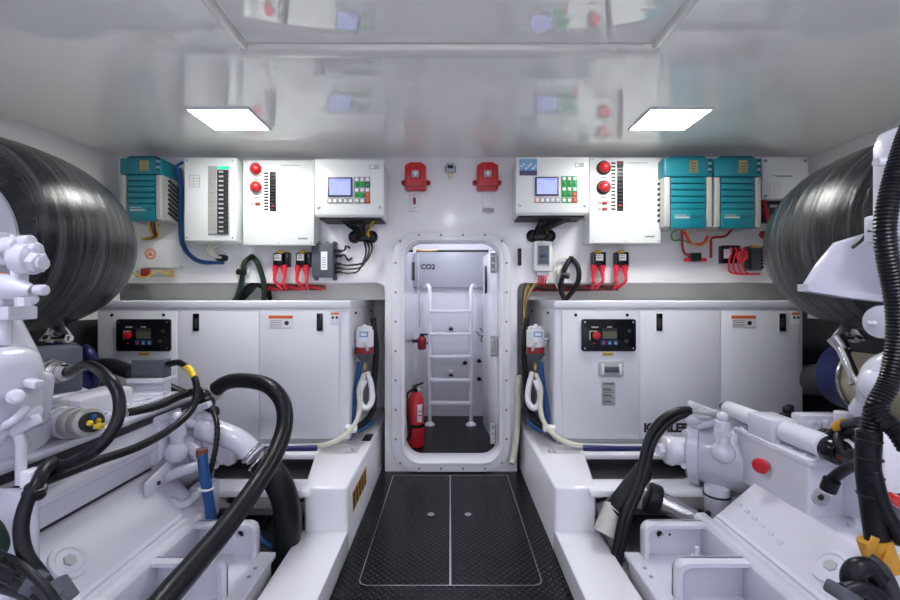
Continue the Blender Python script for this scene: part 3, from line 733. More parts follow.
# small breaker and handle right of door
a = pxr(534.5, 552.5, 241, 271, 2.75)
t = thing('small_breaker_case', 'small white case with grey window right of the door under the monitoring box', 'electrical box', ((a[0]+a[1])/2, YW, a[2]))
part('case', B().box(a[0], a[1], 2.755, YW, a[2], a[3], bev=.006), 'box', t)
b = B(); b.box(a[0]+.016, a[1]-.016, 2.748, 2.757, a[2]+.035, a[3]-.012, bev=.004); b.box(a[0]+.024, a[1]-.024, 2.745, 2.75, a[2]+.045, a[3]-.03, mi=1)
w_ = part('window', b, ['lgrey', 'grey'], t)
part('toggle', B().box((a[0]+a[1])/2-.016, (a[0]+a[1])/2+.016, 2.735, 2.748, a[2]+.09, a[2]+.105, bev=.003), 'blue', w_)
part('lower_terminal', B().box(a[0]+.02, a[1]-.02, 2.765, YW, a[2]-.03, a[2]+.002, bev=.003), 'lgrey', t)
for k in range(4):
    x = a[0]+.035+k*.015; part('wire', B().tube([(x,2.775,a[2]-.025),(x-.004,2.76,a[2]-.05),(x-.002,2.80,a[2]-.075),(x,2.84,a[2]-.09)], .005, n=8), 'redb', t)
b = B(); c = P(519.5, 257, 2.8); b.box(c.x-.011, c.x+.011, 2.785, YW, c.z-.055, c.z+.055, bev=.004); b.cyl((c.x,2.783,c.z-.03), (c.x,2.77,c.z-.03), .008); b.cyl((c.x,2.783,c.z+.02), (c.x,2.77,c.z+.02), .008)
solo('door_hook', b, 'blackg', 'small black catch on the wall right of the door frame', 'catch')

# cable arches
def arch(pts_list, mats, label, group='cable bundles looping out of the wall'):
    b = B()
    c = P(*pts_list[0][2]); b.cyl((c.x,2.79,c.z+.02), (c.x,YW,c.z+.02), .035, mi=2, bev=.004)
    for pts in pts_list: b.tube([P(*p) for p in pts], .0165, n=12, mi=0)
    b.tube([P(*pts_list[0][2])+Vector((-.02,-.03,.0)), P(*pts_list[0][2])+Vector((.03,-.035,-.01))], .020, mi=1, smooth=False)
    return solo('cable_loop', b, mats, label, 'cable', group)
arch([[(234,306,2.9),(241,285,2.79),(243,272,2.77),(245,262,2.76),(252,256,2.80)], [(264,306,2.9),(264,285,2.79),(261,272,2.77),(257,262,2.76),(252,256,2.80)]], ['dgreen', 'black', 'creamtrim'], 'dark green sleeved cable pair arching out of the wall under the left alarm panel')
arch([[(568,306,2.9),(561,290,2.79),(563,275,2.76),(567,264,2.77),(571,258,2.80)], [(560,306,2.9),(575,288,2.79),(579,276,2.76),(577,265,2.77),(571,258,2.80)]], ['black', 'blackg', 'creamtrim'], 'black cable pair crossing in a loop under the right monitoring box')
hose('wire_loop', [(571,258,2.79),(560,259,2.78),(554,268,2.78),(555,282,2.79),(562,294,2.84)], .006, 'cream', 'thin cream wire looped beside the black cable pair', 'wire')
hose('wire_loop', [(252,257,2.79),(243,259,2.78),(238,268,2.78),(239,280,2.79),(242,290,2.84)], .007, 'cream', 'thin cream wire looped beside the dark green cables', 'wire')
for k, (xx, m, g) in enumerate(((236, 'black', 0), (242, 'black', 1), (247, 'black', 2), (252, 'dgreen', 3))): pass
b = B()
for k in range(3): b.tube([P(231+4*k, 304, 2.92), P(240+4*k, 294, 2.87), P(252+3*k, 285, 2.84), P(268, 290+k*2, 2.9), P(270, 305, 2.95)], .014, n=10)
solo('cable_bundle', b, 'black', 'black cable bundle behind the dark green cables above the left generator', 'cable')
# harnesses in the recess mouth
def harness(x0, x1, y, label, mats=('dred', 'brown', 'redb')):
    b = B()
    for k in range(6):
        pts = []; n = 9
        for i in range(n):
            f = i/(n-1); a = f*9+k*PI/3
            pts.append(P(x0+(x1-x0)*f, y, 2.88)+Vector((0, .012*math.cos(a), .013*math.sin(a)+.005*math.sin(f*7+k))))
        b.tube(pts, .007, n=8, mi=k % 3)
    solo('wire_harness', b, list(mats), label, 'wire harness', 'wire harnesses along the recess')
harness(262, 325, 287.5, 'red and brown wire harness under the left battery isolators')
harness(527, 618, 288, 'red and brown wire harness under the right battery isolators', ('dred', 'brown', 'ink'))
b = B()
for k in range(6): b.tube([P(537-k*2.2, 283, 2.86), P(531-k*1.4, 291, 2.87), P(524-k*.6+2, 303, 2.9), P(523, 325, 2.95)], .006, n=8, mi=k % 3)
solo('wire_bundle', b, ['yellow', 'cream', 'brown'], 'yellow and brown wires dropping beside the right generator', 'wire')

wires_ = 0
# blue cables at left
for i, (dx, r, lb) in enumerate(((0, .012, 'blue cable nearest the breaker box, curving from the teal charger into the wall'), (-2.2, .009, 'thin blue cable outside the thicker one, left of the breaker box'))):
    hose('blue_cable', [(183,162,2.70),(177+dx*.5,168,2.68),(182+dx,185,2.72),(181.5+dx,225,2.76),(185+dx,247,2.77),(199+dx*.3,260-dx,2.76),(224,263,2.80)], r*.75, 'blue', lb, 'cable')
c = P(222, 258, 2.805)
b = B(); b.prism([(c.x+.045*math.cos(i*PI/10), c.z+.022*math.sin(i*PI/10)) for i in range(20)], 'xz', 2.798, 2.812)
b.torus((c.x, 2.80, c.z), .05, .006, (0,1,0), mi=1)
solo('cable_hole', b, ['ink', 'whitep'], 'dark oval cable hole in the wall below the breaker box', 'cable hole')
for k in range(3):
    hose('white_cable', [(212+4*k,242,2.72),(207+3*k,249,2.74),(211+3*k,256,2.77),(222,258,2.81)], .008, 'cream', ('leftmost', 'middle', 'rightmost')[k]+' of three cream cables between the breaker box and the oval hole', 'cable', 'cream cables under the breaker box')
# charger wiring left
b = B()
for k, m in enumerate((0, 1, 2, 0)):
    b.tube([P(147+3*k, 218, 2.70), P(150+2.5*k, 230, 2.74), P(152+2*k, 236, 2.76), P(142+3*k, 239, 2.80)], .006, n=8, mi=m)
solo('charger_wiring', b, ['yellow', 'brown', 'ink'], 'yellow and black wires hanging under the left teal charger', 'wire')
# sticker cover plate
a = pxr(136, 184, 240, 268, 2.79)
t = thing('cover_plate', 'white rectangular cover plate with round red emblem beside the left tank', 'wall plate', ((a[0]+a[1])/2, YW, a[2]))
part('plate', B().box(a[0], a[1], 2.79, YW, a[2], a[3], bev=.003), 'box', t)
c = P(150.5, 254, 2.79); b = B(); b.lathe([(0,.036),(.0016,.036),(.0016,.030),(0,.030)], (c.x,2.79,c.z), (0,-1,0), cap=False); b.torus((c.x,2.789,c.z), .024, .0015, (0,1,0))
b.prism([(c.x-.016,c.z-.012),(c.x+.016,c.z-.012),(c.x,c.z+.018)], 'xz', 2.788, 2.791); part('emblem', b, 'orange', t)
for zz in (a[2]+.012, a[3]-.012): part('screw', B().cyl((a[1]-.02,2.79,zz), (a[1]-.02,2.785,zz), .004, n=8), 'gink', t)
b = B(); a = pxr(134, 172, 270, 277, 2.78)
b.box(a[0], a[1], 2.79, YW, a[2], a[3], bev=.004); b.box(a[0]+.05, a[0]+.10, 2.77, 2.80, a[2]+.005, a[3]+.006, mi=1, bev=.003)
b.tube([(a[0]-.02,2.78,a[3]-.01),(a[0]+.08,2.76,a[2]-.004),(a[0]+.16,2.77,a[3]-.01),(a[1],2.77,a[2]+.01)], .005, mi=2); b.torus((a[1]-.01,2.785,(a[2]+a[3])/2), .022, .004, (0,1,0), mi=2)
solo('terminal_strip', b, ['lgrey', 'dred', 'yellow'], 'small terminal strip with yellow wires below the round red emblem plate', 'terminal strip')

# right side wiring below charger pair
def wires(name, lst, label, cat='wire'):
    b = B(); mats = []
    for m, r, pts in lst:
        if m not in mats: mats.append(m)
        b.tube([P(*p) for p in pts], r, n=8, mi=mats.index(m))
    return solo(name, b, mats, label, cat)
wires('charger_wiring', [('dred', .008, [(682,227,2.72),(682,238,2.75),(684,252,2.77),(693,257,2.78)]), ('dred', .008, [(711,258,2.78),(711,245,2.77),(712,238,2.76),(725,236,2.75),(733,228,2.72)]),
    ('yellow', .005, [(686,227,2.72),(690,240,2.74),(700,246,2.75),(712,238,2.76),(724,236,2.75),(735,227,2.72)]), ('green', .005, [(681,228,2.72),(672,233,2.74),(673,240,2.76),(682,240,2.78),(693,244,2.79)]), ('redb', .008, [(684,232,2.73),(692,243,2.75),(703,243,2.76),(708,236,2.77)])], 'red, yellow and green wiring looped under the teal charger pair')
a = pxr(691, 703, 252, 262, 2.76)
t = thing('inline_fuse', 'small dark green inline fuse with red ends below the teal charger pair', 'fuse', ((a[0]+a[1])/2, YW, a[2]))
part('body', B().box(a[0]+.005, a[1]-.005, 2.765, YW, a[2]+.006, a[3]-.004, bev=.004), 'dgreen', t)
for xx in (a[0]-.022, a[1]+.004): part('end_boot', B().box(xx-.006, xx+.030, 2.77, YW-.01, a[2]+.005, a[2]+.028, bev=.006), 'redb', t)
a = pxr(724, 737, 245, 263, 2.75)
t = thing('relay', 'black relay with white label and red leads, left of the grey fuse block', 'relay', ((a[0]+a[1])/2, YW, a[2]))
b = B(); b.box(a[0], a[1]+.03, 2.76, YW, a[2], a[3], bev=.004); part('body', b, 'blackg', t)
b = B(); b.box(a[0]+.004, a[0]+.045, 2.756, 2.762, a[2]+.03, a[3]-.025); part('label', b, 'whitep', t)
for k in range(4):
    p = P(730+k*4.5, 248, 2.755); part('lead', B().tube([p, p+Vector((0,-.02,-.02)), P(729+k*4.5, 262, 2.76), P(732+k*5, 273, 2.77), P(760, 274, 2.79)], .0055, n=8), 'redb', t)
b = B(); c = P(743, 255, 2.74); 
for k in range(3): b.torus((c.x,2.74+.01*k,c.z-.005), .028, .007, (.2*k,1,.2))
part('lead_coil', b, 'redb', t)
a = pxr(749, 764, 246, 270, 2.76)
t = thing('fuse_block', 'grey fuse block with brass bar beside the right tank', 'fuse block', ((a[0]+a[1])/2, YW, a[2]))
part('body', B().box(a[0], a[1], 2.77, YW, a[2], a[3], bev=.004), 'grey', t)
part('bus_bar', B().box(a[0]+.01, a[1]-.02, 2.758, 2.772, a[3]-.012, a[3]+.010, bev=.002), 'brass', t)
for k in range(6):
    for xx in (a[0]+.002, a[1]-.012): part('fuse', B().box(xx, xx+.012, 2.758, 2.772, a[2]+.012+k*.022, a[2]+.026+k*.022, bev=.002), 'blackg', t)
wires('battery_lead', [('dred', .017, [(763,200,2.74),(766,212,2.72),(770,222,2.72),(768,232,2.74),(760,234,2.76)]), ('dred', .012, [(760,234,2.76),(766,238,2.76),(776,232,2.78)])], 'thick dark red lead curling beside the right tank', 'cable')

# ================================================================ PASSAGE CONTENTS
t = thing('ladder', 'white metal ladder standing in the passage behind the doorway', 'ladder', (0, 3.9, 0))
for x in (-.182, .188):
    b = B(); b.tube([(x*1.25,3.98,1.235),(x*1.12,3.93,1.255),(x,3.88,1.20),(x,3.86,1.0),(x,3.86,.5),(x,3.86,.02)], .017)
    r_ = part('rail', b, 'gel', t)
    part('foot', B().lathe([(0,.048),(.01,.044),(.03,.02)], (x,3.86,0), (0,0,1)), 'gel', r_)
for z in (1.02, .815, .615, .405, .20):
    b = B(); b.box(-.175, .18, 3.81, 3.91, z-.015, z+.013, bev=.006); part('tread', b, 'gel', t)

t = thing('fire_extinguisher', 'large red fire extinguisher standing on the passage floor behind the doorway', 'fire extinguisher', (-.262, 3.3, 0))
part('cylinder', B().lathe([(0,.05),(.01,.063),(.36,.063),(.40,.045),(.42,.02)], (-.262,3.3,0), (0,0,1)), 'red', t)
b = B(); b.box(-.245, -.21, 3.232, 3.26, .20, .33, bev=.004); b.box(-.243, -.212, 3.230, 3.24, .28, .285, mi=1); b.box(-.243, -.212, 3.230, 3.24, .25, .256, mi=1); part('label', b, ['whitep', 'ink'], t)
b = B(); b.cyl((-.262,3.3,.41), (-.262,3.3,.455), .018); b.obox((-.245,3.28,.475), (.09,.02,.014), rot=(0,-.35,0)); b.obox((-.245,3.28,.45), (.07,.018,.010)); part('valve', b, 'blackg', t)
part('gauge', B().cyl((-.235,3.28,.45), (-.235,3.26,.45), .016), 'steel', t)
part('hose', B().tube([(-.28,3.28,.44),(-.325,3.25,.40),(-.32,3.24,.25),(-.30,3.235,.12),(-.325,3.24,.06)], .011), 'black', t)
b = B(); b.lathe([(0,.064),(.0,.068),(.022,.068),(.022,.064)], (-.262,3.3,.155), (0,0,1)); part('strap', b, 'blackg', t)
c = P(424, 342, 3.9)
t = thing('wall_extinguisher', 'small red extinguisher bottle hung on the passage wall left of the ladder', 'fire extinguisher', (c.x, c.y, c.z-.05))
part('bottle', B().lathe([(0,.03),(.01,.04),(.10,.04),(.13,.015)], (c.x-.02,3.92,c.z-.07), (0,0,1)), 'dred', t)
b = B(); b.tube([(c.x-.02,3.90,c.z+.06),(c.x+.03,3.88,c.z+.07),(c.x+.045,3.88,c.z+.02),(c.x+.03,3.88,c.z-.02)], .008); b.box(c.x-.04, c.x+.0, 3.9, 3.94, c.z+.05, c.z+.075); part('handle', b, 'black', t)
part('bracket', B().box(-.346, c.x-.02, 3.93, 3.95, c.z-.01, c.z+.02), 'dark', t)
b = B(); b.tube([(-.345,3.5,1.52),(.0,3.5,1.52),(.40,3.5,1.52)], .010, mi=1, smooth=False); b.tube([(-.345,3.49,1.545),(-.22,3.49,1.52),(-.10,3.49,1.522)], .011, mi=0); b.box(-.30, -.27, 3.47, 3.53, 1.49, 1.56, mi=2, bev=.004); b.box(.31, .34, 3.47, 3.53, 1.49, 1.55, mi=2, bev=.004); b.tube([(-.26,3.5,1.52),(-.255,3.52,1.2),(-.255,3.55,.9)], .004, mi=2)
solo('overhead_pipe', b, ['brass', 'ink', 'steel'], 'thin dark pipe with brass end crossing the top of the passage', 'pipe')
b = B(); c = P(427, 267, 4.085); b.text('CO2', (c.x+.01, 4.086, c.z), .048, depth=.001, bold=.002)
solo('wall_lettering', b, 'ink', 'black CO2 lettering on the grey upper panel of the passage', 'lettering')
for (x, y, m, nm, lb) in ((465,363,'blackg','wall_knob','black knob between the ladder rails in the passage'), (479,361,'blackg','wall_knob','upper black knob right of the ladder in the passage'), (479,379,'blackg','wall_knob','lower black knob right of the ladder in the passage')):
    c = P(x, y, 4.12); b = B(); b.cyl((c.x,4.15,c.z), (c.x,4.10,c.z), .018, bev=.004); b.obox((c.x,4.10,c.z), (.05,.012,.014)); solo('black_knob', b, m, lb.replace('knob','wallknob'), 'wallknob')  # black knobs on the passage end wall
for (x, y, lb) in ((451,373,'small lit round courtesy light between the ladder rails'), (451,327,'small courtesy light high between the ladder rails')):
    c = P(x, y, 4.14); t = thing('courtesy_light', lb, 'light', (c.x,4.15,c.z)); part('lens', B().sph((c.x,4.145,c.z+.01), .02, (1,.5,1)), 'lampg' if False else 'whitep', t); part('shade', B().box(c.x-.02, c.x+.02, 4.11, 4.15, c.z-.03, c.z-.012, bev=.004), 'blackg', t)
wires('wall_wiring', [('ink', .005, [(480,328,4.13),(484,334,4.12),(481,340,4.13),(487,346,4.12),(484,352,4.13)]), ('ink', .004, [(476,331,4.14),(481,336,4.12),(488,332,4.13)])], 'tangle of thin dark wires on the passage wall right of the ladder')
c = P(419, 275, 3.95); b = B(); b.box(-.345, -.325, 3.93, 3.98, c.z-.05, c.z+.12, bev=.005); solo('wall_bracket', b, 'ink', 'black bracket on the passage left wall beside the CO2 lettering', 'bracket')

# ================================================================ FUEL FILTERS
def filt(s, label):
    cx = s*.520; cy = 2.62; zt = P(0, 329, cy).z
    t = thing('fuel_filter', label, 'fuel filter', (cx, cy, zt-.22), 'red banded white fuel filters on the generators')
    part('canister', B().lathe([(0,.050),(.004,.054),(.098,.054),(.108,.046)], (cx,cy,zt-.108), (0,0,1)), 'whitep', t)
    part('cap', B().lathe([(0,.046),(.012,.046),(.018,.03),(.018,.012),(.03,.012)], (cx,cy,zt), (0,0,1)), 'whitep', t)
    b = B(); b.box(cx-.02, cx+.03, cy-.058, cy-.045, zt-.045, zt-.012); b.box(cx-.012, cx+.022, cy-.0595, cy-.045, zt-.037, zt-.020, mi=1); part('label', b, ['sky', 'whitep'], t)
    part('red_band', B().lathe([(0,.052),(.003,.055),(.034,.055),(.037,.052)], (cx,cy,zt-.146), (0,0,1)), 'dred', t)
    part('bowl', B().lathe([(0,.012),(.02,.03),(.05,.054),(.056,.058),(.062,.058)], (cx,cy,zt-.208), (0,0,1)), 'grey', t)
    part('drain_valve', B().lathe([(0,.008),(.02,.012),(.03,.010),(.045,.016)], (cx,cy,zt-.25), (0,0,1)), 'brass', t)
    b = B(); b.box(min(cx, s*.60), max(cx, s*.60), cy-.012, cy+.012, zt-.085, zt-.055, bev=.004); b.cyl((s*.59, cy-.012, zt-.07), (s*.59, cy-.018, zt-.07), .006, mi=1); b.cyl((s*.57, cy-.012, zt-.07), (s*.57, cy-.018, zt-.07), .006, mi=1)
    part('bracket', b, ['whitep', 'ink'], t)
    part('lever', B().obox((cx+.02*s*-1, cy-.062, zt-.10), (.016,.014,.06), rot=(0,.5*s,0), bev=.004), 'lgrey', t)
filt(-1, 'left fuel filter, white canister with a red band, beside the left generator')
filt(1, 'right fuel filter, white canister with a red band, beside the right generator')
def mx(pts, s): return [((x if s > 0 else 900-x), y, Y) for x, y, Y in pts]
for s, nm in ((-1, 'left'), (1, 'right')):
    hose('fuel_hose', mx([(540,362,2.62),(543,385,2.60),(546,405,2.58),(547,425,2.56),(541,430,2.58),(528,422,2.66)], s), .016, 'blue', 'blue hose dropping from the %s fuel filter' % nm, 'hose', 'blue fuel hoses beside the generators')
    hose('drain_hose', mx([(533,372,2.62),(529,385,2.62),(528,400,2.60),(533,408,2.57),(539,404,2.56),(540,392,2.57),(535,380,2.58)], s), .018, 'whitep', 'thick white hose looped under the %s fuel filter' % nm, 'hose', 'white looped hoses under the fuel filters')
    hose('cream_hose', mx([(536,374,2.60),(541,390,2.56),(540,408,2.54),(545,424,2.50),(556,436,2.45),(572,444,2.42),(585,446,2.42)], s), .014, 'cream', 'cream hose running from the %s fuel filter along the generator base' % nm, 'hose', 'cream hoses at the generator bases')
    hose('black_hose', mx([(527,318,2.76),(524,350,2.74),(526,385,2.72),(527,410,2.70),(535,422,2.62),(546,428,2.54)], s), .019, 'black', 'black hose down the wall side of the %s fuel filter' % nm, 'hose', 'black hoses beside the fuel filters')
    hose('blue_pipe', mx([(583,448,2.40),(620,449,2.40),(660,449,2.40),(690,449,2.40)], s), .017, 'blued', 'dark blue hose lying along the foot of the %s generator' % nm, 'hose', 'dark blue hoses along the generator feet')
    c = P(549 if s > 0 else 351, 428, 2.50); solo('hose_elbow', B().cyl(c-Vector((.035,0,.0)), c+Vector((.035,0,-.004)), .022, bev=.006), 'whitep', 'short white hose elbow at the foot of the %s fuel filter hoses' % nm, 'hose fitting')
hose('vertical_hose', [(519,375,2.78),(518,400,2.78),(517,430,2.77),(514,455,2.75),(512,464,2.72)], .020, 'cream', 'pale flexible hose standing right of the door frame', 'hose', corr=.1, pitch=.012)

# ================================================================ TANKS
def tank(s, label):
    # rounded barrel lying fore and aft, wound in black fibreglass
    cx, cz, R0 = s*1.875, 1.378, .402
    yN, yF = 1.57, 2.31
    t = thing('exhaust_silencer', label, 'tank', (cx, 1.9, cz-R0), 'black wound exhaust tanks')
    prof = []; n = 60
    for i in range(n+1):
        f = i/n; h = f*(yF-yN)
        r = R0*(1-abs((f-.25)/.75)**2.7)**.5 if f > .25 else R0*(1-.10*(1-f*4)**2)
        if f > .5: r = max(r, .10)
        r += .0008*math.sin(i*2.7)+.0006*math.sin(i*5.1)
        prof.append((h, r))
    part('shell', B().lathe(prof, (cx,yN,cz), (0,1,0), n=72), 'tank', t)
    b = B(); b.lathe([(0,.28),(.01,.305),(.04,.31)], (cx,yN-.02,cz-.06), (0,1,0), n=48); part('end_plate', b, 'grey_panel', t)
    b = B(); q = P(843 if s > 0 else 62, 336, 1.93)
    b.obox(q+Vector((0,0,.02)), (.05,.012,.10), rot=(.2,.5*s,0), bev=.004); b.obox(q+Vector((s*.05,0,.03)), (.012,.05,.12), rot=(0,-.6*s,0), bev=.004)
    b.cyl(q+Vector((-.06,-.02,-.01)), q+Vector((.06,-.02,-.01)), .011); b.cyl(q+Vector((-.045,-.02,-.01)), q+Vector((-.03,-.02,-.01)), .02, n=6); b.cyl(q+Vector((.03,-.02,-.01)), q+Vector((.045,-.02,-.01)), .02, n=6)
    part('mounting_clamp', b, 'steel', t)
tank(-1, 'left black wound exhaust tank with shiny streaks, in front of the left hull side')
tank(1, 'right black wound exhaust tank with shiny streaks, behind the white heat shield')
for s, nm in ((-1, 'left'), (1, 'right')):
    b = B(); b.box(s*2.0, s*(2.23 if s < 0 else 2.33), 1.45, 2.25, .86, 1.0); struct('trim_shelf_%s' % nm, b, 'dark')
    dx = s*2.10 if s > 0 else -2.04
    b = B(); b.cyl((dx, 2.14, .73), (dx, 1.74, .73), .168, n=36, mi=1, bev=.01); b.cyl((dx, 2.27, .73), (dx, 2.13, .73), .180, n=36, mi=0, bev=.01); b.cyl((dx,2.26,.70), (dx+s*.06,2.8,.60), .09, n=28, mi=3); b.torus((dx,2.135,.73), .176, .009, (0,1,0), mi=2, n=36)
    solo('exhaust_duct', b, ['blued', 'creamduct', 'steel', 'insul'], 'cream exhaust duct with a dark blue sleeve below the %s tank' % nm, 'exhaust duct', 'cream and blue exhaust ducts')
b = B(); b.tube([P(840,345,1.85), P(850,367,1.80), P(858,383,1.75), P(866,402,1.7)], .020, mi=0); b.cyl(P(855,378,1.76), P(858,383,1.75), .030, mi=0); b.cyl(P(836,338,1.87), P(844,350,1.84), .034, r2=.024)
solo('support_strut', b, 'steel', 'steel support strut slanting below the right tank', 'strut')
b = B(); b.tube([P(82,349,2.2), P(90,356,2.2), P(94,372,2.25), P(90,395,2.3), P(84,410,2.3)], .032); solo('blue_sleeve', b, 'blued', 'dark blue sleeve hanging between the left tank and left generator', 'hose')

# ================================================================ ENGINES
def bracket(s, eng):
    def X(a, b_): return (a, b_) if s > 0 else (-b_, -a)
    b = B(); b.box(*X(.69, 1.03), .35, 1.705, .10, .122, bev=.003)
    for yy in (1.60, 1.55): 
        b.cyl((s*.725, yy, .1215), (s*.725, yy, .1232), .008, mi=1, n=10)
    br = part('mounting_bracket', b, ['engs', 'gink'], eng)
    for k, yy in enumerate((1.70, 1.46, 1.24, .98)):
        x0, x1 = .752, 1.0; z1 = .252
        pts = [(x0, .12), (x0, z1-.035)] + [(x0+.035-.035*math.cos(a), z1-.035+.035*math.sin(a)) for a in (.4, .8, 1.2, PI/2)] + [(x1, z1), (x1, .12)]
        rim = [(x0, .12), (x0, z1-.035)] + pts[2:6] + [(x1, z1), (x1, z1-.014)] + [(x0+.045-.031*math.cos(a), z1-.045+.031*math.sin(a)) for a in (PI/2, 1.1, .6, 0)] + [(x0+.014, .12)]
        if s < 0: pts = [(-x, z) for x, z in pts]; rim = [(-x, z) for x, z in rim]
        b = B()
        b.prism(rim, 'xz', yy-.045, yy-.005)
        if k == 0:
            hx = s*.824; hole = [(hx+.014*math.cos(i*PI/8), .200+.014*math.sin(i*PI/8)) for i in range(16)]
            b.prism(pts, 'xz', yy-.012, yy, holes=[hole]); b.cyl((s*.862,yy-.012,.2), (s*.862,yy-.014,.2), .005, mi=1, n=8)
        else: b.prism(pts, 'xz', yy-.014, yy, bev=.002)
        part('gusset', b, ['engs', 'ink'], br)
    b = B()
    for yy in (1.33, 1.10): b.cyl((s*.80, yy, .12), (s*.80, yy, .155), .018, n=12, bev=.003)
    b.cyl((s*.93, 1.62, .12), (s*.93, 1.62, .16), .02, n=6, bev=.003); b.cyl((s*.93, 1.62, .16), (s*.93, 1.62, .19), .009, n=8)
    part('mounting_bolt', b, 'engs', br)
    b = B(); b.prism([(s*.985,.12),(s*.985,.245),(s*.998,.262),(s*1.03,.262),(s*1.05,.12)], 'xz', .35, 1.74, bev=.004); part('side_rail', b, 'engs', br)
def casing(s, eng):
    top = .40 if s > 0 else .43
    b = B(); b.prism([(s*1.02,.14),(s*1.02,.245),(s*1.05,.27),(s*1.185,top-.015),(s*1.20,top),(s*1.75,top),(s*1.75,.14)], 'xz', .3, 1.70 if s > 0 else 1.81, bev=.008, seg=3)
    part('crankcase', b, 'engs', eng)
    def onface(y, f, h=.0):
        x = 1.05+(1.185-1.05)*f; z = .27+(top-.285)*f; n = Vector((-(top-.285), 0, .135)).normalized()
        n = Vector((n.x*s, 0, n.z)); return Vector((s*x, y, z))+n*h, n
    for yy, f in ((1.265, .55), (1.12, .42)):
        p, n = onface(yy, f, -.004); b = B(); b.lathe([(0,.056),(.012,.054),(.014,.040),(.010,.036)], p, n, n=28); b.cyl(p, p+n*.016, .018, n=6, mi=1); part('access_cap', b, ['engs', 'lgrey'], eng)
    p, n = onface(.9, .0, .002)
    b = B(); b.prism([(s*1.045,.262),(s*1.045,.274),(s*1.06,.280)], 'xz', .3, 1.69); part('seam_ridge', b, 'engs', eng)
    return onface

# ---- right engine and gearbox
RE = thing('marine_engine', 'right white painted marine engine with red filler cap and corrugated black conduit in front', 'engine', (1.35, 1.2, .10), 'pair of white marine engines')
bracket(1, RE); onf = casing(1, RE)
for k in range(6):
    p, n = onf(1.66-.045*k, .52-.03*k, .001); part('casting_mark', B().obox(p, (.004,.022,.016), rot=(0,.5,0), bev=.001), 'engs', RE)
b = B(); b.box(1.20, 1.42, 1.44, 1.80, .37, .575, bev=.008, seg=3); part('filter_housing', b, 'engs', RE)
b = B(); b.box(1.19, 1.43, 1.43, 1.81, .562, .588, bev=.006); part('housing_lid', b, 'engs', RE)
c = P(826, 497, 1.44); b = B(); b.lathe([(0,.030),(.008,.028),(.008,.016),(.003,.014)], (c.x-.02,1.441,c.z), (0,-1,0)); b.cyl((c.x-.02,1.441,c.z), (c.x-.02,1.435,c.z), .010, mi=1, n=6); part('drain_plug', b, ['lgrey', 'ink'], RE)
b = B(); b.box(1.315, 1.42, 1.38, 1.45, .40, .56, bev=.010); 
for zz in (.43, .535): b.cyl((1.345,1.38,zz), (1.345,1.374,zz), .012)
part('side_block', b, 'eng', RE)
# red filler cap
p = P(765, 464, 1.645); b = B(); b.lathe([(0,.012),(.02,.012),(.022,.028),(.034,.029),(.038,.022)], (1.20, p.y, p.z), (-.85,-.6,0), n=10)
part('red_filler_cap', b, 'red', RE, 'red filler cap')
# actuator cylinder on top
def cylon(y0, y1, x, z, r, nm, tip0, tip1):
    b = B(); b.lathe([(0,r*.85),(.008,r),(y0-y1-.008,r),(y0-y1,r*.85)], (x,y0,z), (0,-1,0), n=24); part(nm, b, 'engs', RE)
cylon(1.93, 1.72, 1.245, .635, .034, 'actuator_cylinder', 0, 0)
part('cylinder_tip', B().lathe([(0,.030),(.02,.024),(.05,.008)], (1.245,1.925,.635), (-.1,1,0)), 'blackg', RE)
b = B(); b.box(1.195, 1.30, 1.60, 1.73, .585, .672, bev=.008); part('actuator_clamp', b, 'engs', RE)
cylon(1.60, 1.42, 1.25, .632, .042, 'actuator_cylinder', 0, 0)
b = B(); b.cyl((1.25,1.425,.632), (1.255,1.375,.628), .041, bev=.004); b.cyl((1.255,1.38,.628), (1.258,1.35,.626), .025, mi=1); b.cyl((1.258,1.355,.626), (1.26,1.33,.625), .012, mi=0)
part('actuator_end', b, ['blackg', 'brown'], RE)
# valve block row behind
b = B(); b.box(1.36, 1.52, 1.66, 1.72, .56, .675, bev=.010)
for xx in (1.40, 1.455): b.lathe([(0,.024),(.010,.024),(.012,.014),(.006,.011)], (xx,1.66,.635), (0,-1,0))
b.cyl((1.50,1.64,.62), (1.50,1.64,.695), .030, bev=.006); b.box(1.52, 1.72, 1.62, 1.74, .56, .665, bev=.015); b.cyl((1.60,1.60,.66), (1.60,1.57,.66), .04, bev=.006); b.cyl((1.50,1.55,.57), (1.50,1.55,.66), .03, bev=.006)
part('valve_block', b, 'eng', RE)
b = B(); b.cyl((1.52,1.50,.56), (1.52,1.46,.56), .048, bev=.006); b.torus((1.52,1.457,.56), .022, .003, (0,1,0), mi=1); b.box(1.44, 1.75, 1.47, 1.62, .45, .60, bev=.02); part('sensor_block', b, ['eng', 'ink'], RE)
b = B()
for k in range(6): part('lid_bolt', B().cyl((1.215, 1.47+k*.062, .586), (1.215, 1.47+k*.062, .596), .009, n=6), 'engs', RE)
for k in range(4): part('lid_bolt', B().cyl((1.24+k*.05, 1.45, .586), (1.24+k*.05, 1.45, .596), .009, n=6), 'engs', RE)
for x, y in ((1.30, 1.36), (1.36, 1.30), (1.28, 1.22), (1.40, 1.20)): b = B(); b.lathe([(0,.034),(.010,.032),(.012,.02)], (x,y,.398), (0,0,1)); b.cyl((x,y,.40), (x,y,.425), .017, n=6); part('deck_bolt', b, 'engs', RE)
b = B(); b.tube([(1.28,1.83,.60),(1.33,1.78,.64),(1.38,1.70,.62),(1.40,1.58,.60)], .014); b.tube([(1.33,1.52,.62),(1.38,1.50,.66),(1.46,1.56,.64)], .012, mi=1); b.sph((1.36,1.56,.63), .025, mi=1); b.obox((1.36,1.47,.60), (.06,.05,.05), rot=(0,.3,.4), bev=.01, mi=0)
part('small_pipes', b, ['engs', 'black'], RE)
